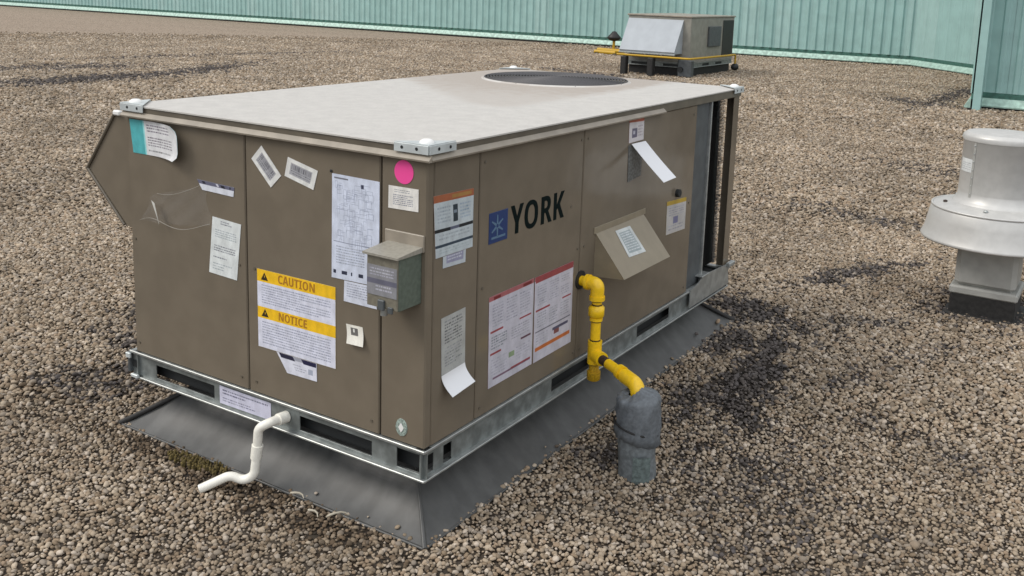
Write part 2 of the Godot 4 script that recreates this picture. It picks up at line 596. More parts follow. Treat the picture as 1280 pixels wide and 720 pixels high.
	for c in [[0.0, 0.0], [-W, 0.0], [0.0, -D], [-W, -D]]:
		var cb = mb()
		var dx = -1.0 if c[0] == 0.0 else 1.0
		var dz = -1.0 if c[1] == 0.0 else 1.0
		var o = Vector3(c[0] - dx * 0.008, 0, c[1] - dz * 0.008)
		var L = 0.105
		bx(cb, Vector3(min(o.x, o.x + dx * L), 0.8395, min(o.z, o.z - dz * 0.003)), Vector3(max(o.x, o.x + dx * L), 0.861, max(o.z, o.z - dz * 0.003)), 0.0008)
		bx(cb, Vector3(min(o.x, o.x - dx * 0.003), 0.8395, min(o.z, o.z + dz * L)), Vector3(max(o.x, o.x - dx * 0.003), 0.861, max(o.z, o.z + dz * L)), 0.0008)
		prism(cb, [o + Vector3(0, 0.8612, 0), o + Vector3(dx * L, 0.8612, 0), o + Vector3(dx * 0.03, 0.8612, dz * 0.075), o + Vector3(0, 0.8612, dz * L)], Vector3(0, 0.002, 0))
		var k = obj("corner_bracket", cb, M.galv_bright, u)
		var bs = mb()
		lathe(bs, [[0.019, 0.0, 1], [0.017, 0.005, 1], [0.010, 0.009, 1], [0.0, 0.010, 1]], 14, o + Vector3(dx * 0.03, 0.863, dz * 0.03))
		obj("screw_cap", bs, M.white_plastic, k)
		for s in [0.035, 0.08]:
			var hs = mb()
			disc(hs, o + Vector3(dx * s, 0.851, -dz * 0.0032), Vector3(0, 0, -dz), 0.0042, 0.0006, 10)
			obj("hole", hs, M.dark, k)
			hs = mb()
			disc(hs, o + Vector3(-dx * 0.0032, 0.851, dz * s), Vector3(-dx, 0, 0), 0.0042, 0.0006, 10)
			obj("hole", hs, M.dark, k)
	# --- condenser fan
	var fc = Vector3(-0.70, 0.0, -1.76)
	var fan = obj("fan_shroud", lathe(mb(), [[0.304, 0.842], [0.300, 0.66], [0.0, 0.655]], 48, fc), M.galv_dull, u)
	var hub = obj("fan_motor", lathe(mb(), [[0.075, 0.70], [0.075, 0.835], [0.06, 0.846], [0.0, 0.848]], 24, fc), M.galv_dull, fan)
	for k in 4:
		var bl = mb()
		var a0 = TAU * k / 4.0 + 0.3
		bl.set_smooth_group(1)
		for i in 6:
			for j in 4:
				var pt = func(ii, jj):
					var a = a0 + 1.15 * ii / 6.0 * (0.75 + 0.25 * jj / 4.0)
					var rr = 0.07 + 0.215 * jj / 4.0
					return fc + Vector3(cos(a) * rr, 0.745 + 0.06 * ii / 6.0, -sin(a) * rr)
				quad(bl, pt.call(i, j), pt.call(i, j + 1), pt.call(i + 1, j + 1), pt.call(i + 1, j))
		obj("fan_blade", bl, M.galv_dull, fan)
	for r in range(1, 25):
		var gr = mb()
		var ring = []
		for k in 49: ring.append(fc + Vector3(cos(TAU * k / 48) * 0.0126 * r, 0.8625 + 0.008 * (1.0 - pow(r / 24.0, 2)), -sin(TAU * k / 48) * 0.0126 * r))
		tube(gr, ring, 0.0026, 6, false)
		obj("guard_ring", gr, M.wire, u)
	for k in 8:
		var a = TAU * k / 8.0
		var sp = mb()
		tube(sp, [fc + Vector3(cos(a) * 0.02, 0.8665, -sin(a) * 0.02), fc + Vector3(cos(a) * 0.2, 0.862, -sin(a) * 0.2), fc + Vector3(cos(a) * 0.312, 0.859, -sin(a) * 0.312)], 0.0026, 6)
		obj("guard_spoke", sp, M.wire, u)
	# --- intake hood on the left side
	var hd = mb()
	var hp = [Vector2(-W - 0.001, 0.818), Vector2(-1.222, 0.82), Vector2(-1.372, 0.632), Vector2(-1.196, 0.476), Vector2(-W - 0.001, 0.468)]
	var hz = []
	for q in hp: hz.append(Vector3(q.x, q.y, -0.026))
	prism(hd, hz, Vector3(0, 0, -0.003))
	var hsheets = []
	for k in 3:
		var a = hz[k]
		var b = hz[k + 1]
		var nrm = Vector3(b.y - a.y, a.x - b.x, 0).normalized() * 0.002
		if nrm.x > 0: nrm = -nrm
		if k == 0: nrm = Vector3(0, 0.002, 0)
		hsheets.append([a, b, b + nrm, a + nrm])
	var ho = obj("intake_hood", hd, M.paint, u)
	for q in hsheets: obj("hood_sheet", prism(mb(), q, Vector3(0, 0, -0.95)), M.paint, ho)
	var hb = []
	for q in hp: hb.append(Vector3(q.x, q.y, -0.977))
	obj("hood_cheek", prism(mb(), hb, Vector3(0, 0, -0.003)), M.paint, ho)
	for k in range(1, 3):
		obj("hood_edge", tube(mb(), [hz[k] + Vector3(0, 0, 0.003), hz[k + 1] + Vector3(0, 0, 0.003)], 0.005, 8), M.paint_dark, ho)  # sheet edge, with its shading put into the darker tone
	box("bolt", Vector3(-1.222, 0.814, -0.03), Vector3(-1.188, 0.83, -0.014), M.white_plastic, ho, 0.006)
	front_details(u)
	side_details(u)
	return u

func front_details(u):
	var ink = Color(0.42, 0.43, 0.47)
	var o
	# turquoise and white tag with a rounded, lifted right end
	var im = canvas(256, 160, Color(0.86, 0.86, 0.87))
	bar(im, 0, 0, 0.24, 1, Color(0.28, 0.66, 0.68))
	bar(im, 0.24, 0, 0.27, 1, Color(0.55, 0.84, 0.85))
	rows(im, 0.31, 0.10, 0.78, 0.36, 3, Color(0.40, 0.36, 0.42), 11)
	rows(im, 0.31, 0.46, 0.84, 0.76, 4, Color(0.45, 0.42, 0.46), 12)
	rows(im, 0.31, 0.84, 0.80, 0.94, 1, Color(0.42, 0.42, 0.42), 13)
	o = fsheet("tag", [[-1.122, 0.8145], [-0.872, 0.8165], [-0.868, 0.716], [-1.108, 0.715]], print_mat(im), u, func(uu, vv): return 0.03 * pow(max(0.0, uu - 0.3) / 0.7, 2.0), 14, 8, true)
	o.set_meta("label", "turquoise and white tag with lifted right end")
	# torn white and dark strip
	im = canvas(192, 48, Color(0.83, 0.84, 0.88))
	bar(im, 0.0, 0.0, 1.0, 0.38, Color(0.36, 0.36, 0.44))
	bar(im, 0.12, 0.08, 0.2, 0.34, Color(0.1, 0.1, 0.16))
	bar(im, 0.5, 0.06, 0.56, 0.34, Color(0.8, 0.8, 0.85))
	bar(im, 0.62, 0.1, 0.72, 0.38, Color(0.08, 0.08, 0.12))
	bar(im, 0.85, 0.1, 0.9, 0.34, Color(0.12, 0.12, 0.15))
	fsheet("sticker", [[-0.827, 0.671], [-0.674, 0.667], [-0.678, 0.640], [-0.806, 0.643]], print_mat(im), u)
	# clear plastic sleeve, crumpled and hanging open
	var film = fsheet("plastic_sleeve", [[-1.02, 0.60], [-0.79, 0.655], [-0.765, 0.545], [-1.075, 0.515]], M.film, u, func(uu, vv): return 0.004 + 0.022 * sin(uu * 3.1) * (0.4 + 0.6 * vv) + 0.004 * sin(uu * 17.0 + vv * 9.0), 18, 12)
	film.set_meta("label", "clear crumpled plastic sleeve")
	var rim = mb()
	var rp = []
	for k in 17:
		var t = k / 16.0
		rp.append(Vector3(-1.075 + 0.31 * t, 0.516 + 0.028 * t + 0.012 * sin(t * 7.0), FZ + 0.012 + 0.02 * sin(t * 3.1)))
	tube(rim, rp, 0.0007, 6)
	obj("sleeve_edge", rim, M.film_edge, film)
	rim = mb()
	rp = []
	for k in 9:
		var t = k / 8.0
		rp.append(Vector3(-1.0 + 0.19 * t, 0.606 + 0.05 * t - 0.012 * sin(t * 3.1), FZ + 0.006 + 0.012 * sin(t * 3.1)))
	tube(rim, rp, 0.0006, 6)
	obj("sleeve_edge", rim, M.film_edge, film)
	sheet("sleeve_fold", Vector3(-1.012, 0.585, FZ + 0.016), Vector3(-0.990, 0.580, FZ + 0.022), Vector3(-0.976, 0.520, FZ + 0.02), Vector3(-0.985, 0.530, FZ + 0.016), Vector3(0, 0, 1), M.sealant, film)
	# white sheet left of the first seam
	im = canvas(160, 256, Color(0.85, 0.87, 0.87))
	rows(im, 0.3, 0.04, 0.7, 0.12, 2, ink, 21)
	rows(im, 0.12, 0.2, 0.88, 0.36, 4, Color(0.6, 0.64, 0.66), 22)
	rows(im, 0.12, 0.48, 0.88, 0.6, 3, ink, 23)
	rows(im, 0.12, 0.68, 0.6, 0.72, 1, ink, 24)
	rows(im, 0.12, 0.8, 0.8, 0.94, 3, Color(0.6, 0.64, 0.66), 25)
	fsheet("sticker", [[-0.766, 0.572], [-0.650, 0.566], [-0.671, 0.402], [-0.786, 0.406]], print_mat(im), u)
	# two tilted serial stickers
	for q in [[[[-0.565, 0.797], [-0.492, 0.724], [-0.531, 0.687], [-0.604, 0.757]], 31], [[[-0.466, 0.778], [-0.359, 0.754], [-0.375, 0.702], [-0.479, 0.726]], 32]]:
		im = canvas(192, 96, Color(0.86, 0.86, 0.85))
		bar(im, 0.14, 0.2, 0.86, 0.8, Color(0.62, 0.62, 0.64))
		barcode(im, 0.18, 0.26, 0.82, 0.52, Color(0.3, 0.3, 0.33), q[1])
		rows(im, 0.18, 0.56, 0.84, 0.78, 2, Color(0.34, 0.34, 0.37), q[1] + 40)
		fsheet("serial_sticker", q[0], print_mat(im), u)
	# wiring diagram sheet
	im = canvas(256, 432, Color(0.80, 0.83, 0.90))
	var g := RandomNumberGenerator.new()
	g.seed = 8
	bar(im, 0.05, 0.03, 0.35, 0.045, ink)
	bar(im, 0.62, 0.06, 0.68, 0.10, Color(0.15, 0.16, 0.25))
	for k in 90:
		var x = g.randf_range(0.06, 0.8)
		var y = g.randf_range(0.05, 0.62)
		var c = Color(0.5, 0.53, 0.62)
		var w = g.randf_range(0.05, 0.2)
		var h = g.randf_range(0.02, 0.1)
		bar(im, x, y, x + w, y + 0.004, c)
		bar(im, x, y, x + 0.006, y + h, c)
		if k % 2: bar(im, x + w, y, x + w + 0.006, y + h, c)
		if k % 3 == 0: bar(im, x, y + h, x + w, y + h + 0.004, c)
	bar(im, 0.04, 0.635, 0.96, 0.643, Color(0.5, 0.52, 0.6))
	rows(im, 0.1, 0.68, 0.7, 0.86, 7, Color(0.55, 0.58, 0.66), 33)
	for q in [[0.04, 0.06], [0.22, 0.12], [0.42, 0.03], [0.58, 0.10]]: bar(im, q[0], 0.915, q[0] + q[1], 0.95, Color(0.14, 0.16, 0.24))
	o = fsheet("wiring_diagram", [[-0.309, 0.755], [-0.151, 0.753], [-0.152, 0.484], [-0.312, 0.480]], print_mat(im), u)
	im = canvas(128, 96, Color(0.82, 0.84, 0.90))
	rows(im, 0.1, 0.1, 0.9, 0.8, 6, Color(0.55, 0.57, 0.66), 35)
	fsheet("sticker", [[-0.268, 0.479], [-0.168, 0.481], [-0.158, 0.424], [-0.270, 0.424]], print_mat(im), u)
	box("screw", Vector3(-0.316, 0.757, FZ), Vector3(-0.309, 0.764, FZ + 0.003), M.dark, u, 0.002)
	# yellow-banded caution sheet
	im = canvas(448, 352, Color(0.84, 0.85, 0.91))
	var ye = Color(0.93, 0.73, 0.07)
	bar(im, 0, 0, 1, 0.155, ye)
	bar(im, 0, 0.475, 1, 0.62, ye)
	rows(im, 0.06, 0.19, 0.94, 0.44, 8, Color(0.55, 0.57, 0.66), 41)
	rows(im, 0.06, 0.66, 0.94, 0.96, 9, Color(0.55, 0.57, 0.66), 42)
	for y in [0.08, 0.548]:
		triangle_mark(im, 0.1, y, 0.1, Color(0.16, 0.11, 0.02))
		bar(im, 0.096, y - 0.01, 0.104, y + 0.02, ye)
	o = fsheet("caution_label", [[-0.5895, 0.4525], [-0.299, 0.4545], [-0.299, 0.231], [-0.5885, 0.229]], print_mat(im), u)
	o.set_meta("label", "white sheet with two yellow caution bands")
	lettering("CAUTION", 0.0235, Vector3(-0.44, 0.4365, FZ + 0.0016), false, M.brown_print, o, 0.95)
	lettering("NOTICE", 0.0225, Vector3(-0.455, 0.331, FZ + 0.0016), false, M.brown_print, o, 0.95)
	# torn strip below it
	im = canvas(160, 64, Color(0.84, 0.85, 0.90))
	bar(im, 0.06, 0.0, 0.42, 0.24, Color(0.10, 0.10, 0.20))
	bar(im, 0.42, 0.0, 0.62, 0.2, Color(0.62, 0.63, 0.68))
	bar(im, 0.62, 0.0, 0.99, 0.24, Color(0.08, 0.08, 0.22))
	bar(im, 0.72, 0.45, 0.88, 0.75, Color(0.62, 0.65, 0.72))
	rows(im, 0.3, 0.4, 0.66, 0.8, 3, Color(0.62, 0.63, 0.7), 43)
	fsheet("torn_sticker", [[-0.518, 0.2285], [-0.368, 0.2285], [-0.367, 0.178], [-0.478, 0.176]], print_mat(im), u)
	# small curled white tag
	im = canvas(64, 64, Color(0.88, 0.87, 0.83))
	bar(im, 0.25, 0.15, 0.7, 0.55, Color(0.35, 0.34, 0.33))
	bar(im, 0.4, 0.2, 0.5, 0.4, Color(0.8, 0.8, 0.78))
	fsheet("small_tag", [[-0.262, 0.364], [-0.206, 0.366], [-0.194, 0.319], [-0.250, 0.317]], print_mat(im), u, func(uu, vv): return 0.012 * vv * vv, 4, 6)
	# pink dot
	var pd = mb()
	disc(pd, Vector3(-0.075, 0.7875, FZ), Vector3(0, 0, 1), 0.0295, 0.0012, 32)
	o = obj("pink_dot", pd, M.pink, u)
	o.set_meta("label", "round bright pink sticker")
	# rating sticker
	im = canvas(160, 96, Color(0.88, 0.87, 0.85))
	rows(im, 0.2, 0.14, 0.72, 0.3, 2, Color(0.48, 0.49, 0.52), 51)
	rows(im, 0.16, 0.36, 0.82, 0.86, 6, Color(0.46, 0.47, 0.52), 52)
	fsheet("rating_sticker", [[-0.122, 0.7495], [-0.029, 0.7505], [-0.029, 0.695], [-0.123, 0.693]], print_mat(im), u)
	# oval badge
	var ov = mb()
	lathe(ov, [[0.0235, 0.0], [0.0225, 0.002], [0.0, 0.0025]], 28)
	o = obj("oval_badge", ov, mat(lin(0.42, 0.52, 0.47), 0.4, 0.2, 0.3, 0.05, 61), u)
	o.transform = Transform3D(Basis(Vector3.RIGHT, PI / 2) * Basis.from_scale(Vector3(0.8, 1, 1)), Vector3(-0.075, 0.129, FZ))
	var dm = mb()
	prism(dm, [Vector3(-0.009, 0, 0), Vector3(0, -0.013, 0), Vector3(0.009, 0, 0), Vector3(0, 0.013, 0)], Vector3(0, 0, 0.0008))
	var dd = obj("diamond_mark", dm, M.white_plastic, u)
	dd.position = Vector3(-0.075, 0.129, FZ + 0.0024)
	# screws along the panel edges
	for x in [-1.115, -0.66, -0.60, -0.175]:
		for y in [0.12, 0.45]:
			var sc = mb()
			disc(sc, Vector3(x, y, FZ), Vector3(0, 0, 1), 0.004, 0.0022, 8)
			obj("screw", sc, M.paint_dark, u)
	# electrical disconnect box
	var db = box("disconnect_box", Vector3(-0.114, 0.468, FZ), Vector3(-0.017, 0.598, 0.082), M.box_green, u, 0.002)
	db.set_meta("label", "small grey green switch box with sloped lid")
	box("door", Vector3(-0.1135, 0.470, 0.0822), Vector3(-0.0185, 0.596, 0.0865), M.box_face, db, 0.002)
	var lid = mb()
	prism(lid, [Vector3(-0.120, 0.5985, 0.096), Vector3(-0.120, 0.604, 0.096), Vector3(-0.120, 0.612, FZ), Vector3(-0.120, 0.5985, FZ)], Vector3(0.109, 0, 0))
	obj("lid", lid, mat(lin(0.30, 0.283, 0.24), 0.4, 0.0, 0.08, 0.1, 62), db)
	box("mounting_plate", Vector3(-0.130, 0.598, FZ), Vector3(-0.008, 0.640, FZ + 0.006), M.paint_pale, db, 0.003)
	im = canvas(128, 96, Color(0.52, 0.52, 0.54))
	bar(im, 0.0, 0.45, 1.0, 0.62, Color(0.38, 0.38, 0.44))
	rows(im, 0.1, 0.1, 0.9, 0.4, 3, Color(0.62, 0.62, 0.68), 63)
	rows(im, 0.3, 0.66, 0.9, 0.9, 2, Color(0.66, 0.66, 0.72), 64)
	sheet("box_label", Vector3(-0.112, 0.574, 0.0866), Vector3(-0.020, 0.574, 0.0866), Vector3(-0.020, 0.500, 0.0866), Vector3(-0.112, 0.500, 0.0866), Vector3(0, 0, 1), print_mat(im, 0.3), db)
	var kn = mb()
	tube(kn, [Vector3(-0.082, 0.442, 0.06), Vector3(-0.082, 0.470, 0.06)], 0.009, 12)
	obj("cable_gland", kn, M.galv, db)
	var lt = mb()
	bx(lt, Vector3(-0.075, 0.466, 0.0868), Vector3(-0.055, 0.492, 0.094), 0.002)
	obj("latch", lt, M.galv_dull, db)
	lt = mb()
	bx(lt, Vector3(-0.045, 0.462, 0.0868), Vector3(-0.030, 0.478, 0.092), 0.002)
	obj("latch", lt, M.galv_dull, db)

func side_details(u):
	var ink = Color(0.42, 0.45, 0.48)
	var o
	# narrow data sheet by the corner
	var im = canvas(224, 224, Color(0.72, 0.76, 0.78))
	bar(im, 0, 0, 1, 0.12, Color(0.60, 0.33, 0.20))
	bar(im, 0.45, 0.03, 0.95, 0.09, Color(0.62, 0.45, 0.22))
	rows(im, 0.08, 0.2, 0.4, 0.48, 5, Color(0.55, 0.6, 0.64), 71)
	bar(im, 0.46, 0.2, 0.58, 0.48, Color(0.12, 0.17, 0.2))
	bar(im, 0.48, 0.29, 0.56, 0.34, Color(0.45, 0.5, 0.55))
	rows(im, 0.64, 0.2, 0.92, 0.48, 5, Color(0.52, 0.6, 0.68), 72)
	bar(im, 0, 0.545, 0.38, 0.60, Color(0.06, 0.08, 0.10))
	bar(im, 0.38, 0.545, 0.62, 0.595, Color(0.32, 0.34, 0.42))
	bar(im, 0.62, 0.545, 1, 0.60, Color(0.06, 0.08, 0.10))
	rows(im, 0.1, 0.64, 0.9, 0.76, 2, Color(0.58, 0.62, 0.65), 73)
	bar(im, 0, 0.80, 1, 0.845, Color(0.16, 0.22, 0.28))
	rows(im, 0.1, 0.88, 0.9, 0.97, 2, Color(0.60, 0.66, 0.68), 74)
	ssheet("data_label", [[-0.024, 0.734], [-0.190, 0.729], [-0.190, 0.575], [-0.036, 0.576]], print_mat(im), u)
	im = canvas(96, 48, Color(0.72, 0.75, 0.78))
	bar(im, 0.15, 0.0, 0.9, 0.7, Color(0.56, 0.56, 0.66))
	rows(im, 0.2, 0.1, 0.85, 0.6, 2, Color(0.75, 0.76, 0.82), 75)
	ssheet("sticker", [[-0.066, 0.5745], [-0.161, 0.5745], [-0.160, 0.541], [-0.066, 0.545]], print_mat(im), u)
	# clear document pouch with the paper curling out at the bottom
	im = canvas(96, 160, Color(0.66, 0.67, 0.66))
	rows(im, 0.14, 0.08, 0.86, 0.5, 8, Color(0.36, 0.37, 0.38), 76)
	rows(im, 0.14, 0.54, 0.86, 0.9, 7, Color(0.48, 0.49, 0.5), 77)
	o = ssheet("document_pouch", [[-0.063, 0.415], [-0.165, 0.419], [-0.168, 0.268], [-0.068, 0.262]], print_mat(im, 0.25), u)
	ssheet("curled_paper", [[-0.068, 0.262], [-0.168, 0.268], [-0.172, 0.222], [-0.074, 0.212]], M.paper, o, func(uu, vv): return 0.032 * vv * vv, 4, 8)
	# maker's mark
	o = box("logo_plate", Vector3(FZ, 0.564, -0.352), Vector3(FZ + 0.0015, 0.648, -0.264), M.blue, u, 0.0005)
	var fl = mb()
	for k in 6:
		var a = TAU * k / 6.0 + PI / 6
		var d = Vector3(0, sin(a), -cos(a))
		var p = Vector3(0, cos(a), sin(a)) * 0.0036
		var c = Vector3(FZ + 0.0016, 0.609, -0.302)
		prism(fl, [c + d * 0.005 - p, c + d * 0.030 - p * 0.6, c + d * 0.030 + p * 0.6, c + d * 0.005 + p], Vector3(0.0006, 0, 0))
	bx(fl, Vector3(FZ + 0.0016, 0.575, -0.341), Vector3(FZ + 0.0022, 0.581, -0.275), 0.0001)
	obj("logo_mark", fl, mat(lin(0.09, 0.16, 0.25), 0.4), o)
	lettering("YORK", 0.080, Vector3(FZ + 0.0006, 0.607, -0.512), true, M.black_print, u, 0.99)
	var rg = mb()
	disc(rg, Vector3(FZ, 0.592, -0.70), Vector3(1, 0, 0), 0.0045, 0.0008, 12)
	obj("trade_dot", rg, M.paint_dark, u)
	# two tall red and white instruction sheets
	for k in 2:
		im = canvas(224, 272, Color(0.74, 0.73, 0.78))
		var red = Color(0.55, 0.22, 0.24)
		bar(im, 0, 0, 1, 0.055, red.lerp(Color(0.8, 0.7, 0.7), 0.25))
		if k == 0:
			bar(im, 0.1, 0.015, 0.25, 0.05, Color(0.42, 0.1, 0.12))
			bar(im, 0.75, 0.015, 0.95, 0.05, Color(0.42, 0.1, 0.12))
			for c in 3: rows(im, 0.08 + c * 0.3, 0.1, 0.08 + c * 0.3 + 0.24, 0.36, 8, Color(0.56, 0.56, 0.62), 81 + c)
			bar(im, 0.04, 0.385, 0.32, 0.41, red)
			bar(im, 0.68, 0.385, 0.96, 0.405, red)
			rows(im, 0.06, 0.45, 0.4, 0.6, 5, ink, 84)
			rows(im, 0.5, 0.45, 0.92, 0.6, 5, Color(0.55, 0.55, 0.6), 85)
			bar(im, 0.04, 0.625, 0.28, 0.65, red)
			bar(im, 0.72, 0.62, 0.96, 0.645, Color(0.35, 0.22, 0.28))
			bar(im, 0.45, 0.72, 0.58, 0.78, Color(0.50, 0.58, 0.45))
			rows(im, 0.06, 0.7, 0.4, 0.9, 6, Color(0.6, 0.6, 0.66), 86)
			rows(im, 0.62, 0.7, 0.94, 0.86, 5, Color(0.6, 0.6, 0.66), 87)
			bar(im, 0.1, 0.905, 0.96, 0.93, Color(0.45, 0.35, 0.42))
			bar(im, 0.5, 0.90, 0.96, 0.922, red)
		else:
			bar(im, 0.02, 0.0, 1, 0.075, red)
			rows(im, 0.08, 0.12, 0.9, 0.36, 8, Color(0.56, 0.56, 0.62), 91)
			bar(im, 0.3, 0.12, 0.38, 0.36, Color(0.74, 0.73, 0.78))
			bar(im, 0.62, 0.12, 0.68, 0.36, Color(0.74, 0.73, 0.78))
			bar(im, 0.04, 0.39, 0.4, 0.415, red)
			bar(im, 0.72, 0.385, 0.96, 0.405, red)
			for c in 3: rows(im, 0.08 + c * 0.3, 0.44, 0.08 + c * 0.3 + 0.22, 0.62, 6, Color(0.54, 0.55, 0.6), 92 + c)
			bar(im, 0.04, 0.645, 0.96, 0.66, Color(0.4, 0.4, 0.45))
			rows(im, 0.06, 0.69, 0.36, 0.82, 4, Color(0.6, 0.6, 0.66), 96)
			bar(im, 0.48, 0.70, 0.9, 0.735, Color(0.28, 0.28, 0.38))
			bar(im, 0.52, 0.735, 0.66, 0.79, Color(0.45, 0.25, 0.25))
			bar(im, 0.04, 0.835, 0.96, 0.88, Color(0.72, 0.38, 0.18))
		var z = -0.273 if k == 0 else -0.5045
		var z2 = -0.4985 if k == 0 else -0.7265
		o = ssheet("instruction_label", [[z, 0.416], [z2, 0.417], [z2 - 0.002, 0.156], [z - 0.005, 0.155]], print_mat(im), u)
	# label near the top, with a strip of it peeling outwards
	im = canvas(96, 80, Color(0.78, 0.76, 0.77))
	bar(im, 0, 0, 1, 0.14, Color(0.62, 0.28, 0.18))
	bar(im, 0.2, 0.4, 0.55, 0.8, Color(0.36, 0.34, 0.42))
	rows(im, 0.6, 0.3, 0.9, 0.85, 4, Color(0.6, 0.55, 0.58), 101)
	bar(im, 0.28, 0.5, 0.42, 0.66, Color(0.7, 0.7, 0.75))
	o = ssheet("warning_label", [[-1.064, 0.822], [-1.175, 0.818], [-1.178, 0.743], [-1.066, 0.742]], print_mat(im), u)
	sheet("peeled_strip", Vector3(0.0, 0.737, -1.084), Vector3(0.004, 0.737, -1.181), Vector3(0.124, 0.627, -1.181), Vector3(0.120, 0.622, -1.092), Vector3(0.67, 0.74, 0).normalized(), M.paper, o, func(uu, vv): return -0.002 * sin(vv * 3.14), 0.001, 3, 8)
	ssheet("adhesive_patch", [[-1.066, 0.735], [-1.172, 0.735], [-1.172, 0.62], [-1.072, 0.61]], mat(lin(0.16, 0.17, 0.17), 0.35, 0.0, 0.3, 0.08, 102), u)
	# small yellow-headed label by the coil
	im = canvas(96, 80, Color(0.70, 0.69, 0.68))
	bar(im, 0, 0, 1, 0.13, Color(0.68, 0.56, 0.16))
	rows(im, 0.12, 0.22, 0.88, 0.5, 4, Color(0.48, 0.48, 0.54), 103)
	bar(im, 0.35, 0.5, 0.6, 0.72, Color(0.42, 0.42, 0.55))
	rows(im, 0.12, 0.76, 0.88, 0.94, 2, Color(0.52, 0.52, 0.56), 104)
	ssheet("warning_label", [[-1.405, 0.487], [-1.582, 0.477], [-1.584, 0.353], [-1.410, 0.361]], print_mat(im), u)
	var bl = mb()
	disc(bl, Vector3(FZ, 0.507, -1.49), Vector3(1, 0, 0), 0.015, 0.014, 14)
	obj("rubber_plug", bl, M.dark, u)
	# flue vent hood: a wedge open at the bottom
	var fh = mb()
	var a = Vector3(FZ, 0.476, -0.863)
	var b = Vector3(FZ, 0.476, -1.210)
	var c = Vector3(0.106, 0.343, -1.210)
	var d = Vector3(0.106, 0.343, -0.863)
	var nrm = (d - a).cross(b - a).normalized() * 0.002
	if nrm.x < 0: nrm = -nrm
	prism(fh, [a, b, c, d], nrm)
	prism(fh, [a + Vector3(0, 0, -0.001), d + Vector3(0, 0, -0.001), Vector3(FZ, 0.335, -0.864)], Vector3(0, 0, -0.002))
	prism(fh, [b + Vector3(0, 0, 0.001), c + Vector3(0, 0, 0.001), Vector3(FZ, 0.335, -1.209)], Vector3(0, 0, 0.002))
	bx(fh, Vector3(FZ, 0.4765, -1.222), Vector3(FZ + 0.003, 0.497, -0.851), 0.001)
	o = obj("vent_hood", fh, mat(lin(0.25, 0.212, 0.15), 0.4, 0.0, 0.05, 0.4, 105), u)
	box("flue_opening", Vector3(FZ, 0.36, -1.15), Vector3(FZ + 0.004, 0.44, -0.92), M.dark, o)
	im = canvas(128, 96, Color(0.76, 0.78, 0.78))
	bar(im, 0.14, 0.12, 0.88, 0.9, Color(0.56, 0.60, 0.61))
	rows(im, 0.18, 0.16, 0.84, 0.86, 8, Color(0.74, 0.76, 0.77), 106)
	var at = func(uu, vv): return a.lerp(b, uu).lerp(d.lerp(c, uu), vv) + nrm
	sheet("vent_label", at.call(0.325, 0.10), at.call(0.62, 0.115), at.call(0.625, 0.70), at.call(0.285, 0.665), nrm.normalized(), print_mat(im), o)
	for z in [-0.24, -0.75, -0.79, -1.61]:
		for y in [0.115, 0.45, 0.79]:
			var sc = mb()
			disc(sc, Vector3(FZ, y, z), Vector3(1, 0, 0), 0.004, 0.0022, 8)
			obj("screw", sc, M.paint_dark, u)
	# black disc, a painted shadow where the gas line enters
	var gm = mb()
	disc(gm, Vector3(FZ, 0.345, -0.775), Vector3(1, 0, 0), 0.030, 0.004, 20)
	obj("entry_shadow", gm, M.dark, u)

# ---------------------------------------------------------------- curb, pipes
func build_curb():
	var o = thing("roof_curb", "dark grey sheet metal curb skirt sloping out under the tan unit", "roof curb", Vector3(0, 0, 0))
	box("curb_frame", Vector3(-W + 0.12, 0.0, -D + 0.12), Vector3(-0.12, B - 0.001, -0.12), M.wood, o)
	var t = 0.03      # toe beyond the unit
	var s = 0.125     # top inset
	var top = 0.122
	var bot = 0.002
	var A = [Vector3(-W - 0.045, bot, t), Vector3(t, bot, t), Vector3(t, bot, -D - t), Vector3(-W - 0.045, bot, -D - t)]
	var T = [Vector3(-W + s, top, -s), Vector3(-s, top, -s), Vector3(-s, top, -D + s), Vector3(-W + s, top, -D + s)]
	for k in 4:
		var n = (k + 1) % 4
		var a = A[k]
		var b = A[n]
		var c = T[n]
		var d = T[k]
		var st = mb()
		# bent sheet with a faint sag between hems, 2 mm thick
		var out = (b - a).cross(d - a).normalized()
		if out.y < 0: out = -out
		var nu = 24
		var nv = 6
		var f = func(i, j):
			var u = float(i) / nu
			var v = float(j) / nv
			return a.lerp(b, u).lerp(d.lerp(c, u), v) + out * (0.0022 * sin(u * 21.0 + k * 2.0) * sin(v * PI) - 0.006 * sin(v * PI) + (0.004 if v == 0.0 else 0.0))
		st.set_smooth_group(1)
		for i in nu:
			for j in nv:
				quad(st, f.call(i, j), f.call(i + 1, j), f.call(i + 1, j + 1), f.call(i, j + 1))
		st.set_smooth_group(-1)
		obj("skirt", st, M.skirt, o)
		var hem = mb()
		tube(hem, [a + Vector3(0, 0.003, 0), b + Vector3(0, 0.003, 0)], 0.0045, 8)
		obj("hem", hem, M.skirt, o)
		var rd = mb()
		tube(rd, [a.lerp(d, 0.0) + Vector3(0, 0.004, 0), a.lerp(d, 0.5) + out * 0.001, d], [0.010, 0.008, 0.007] if k != 1 else [0.007, 0.005, 0.004], 8)
		obj("ridge_seam", rd, M.skirt if k == 1 else M.tar, o)

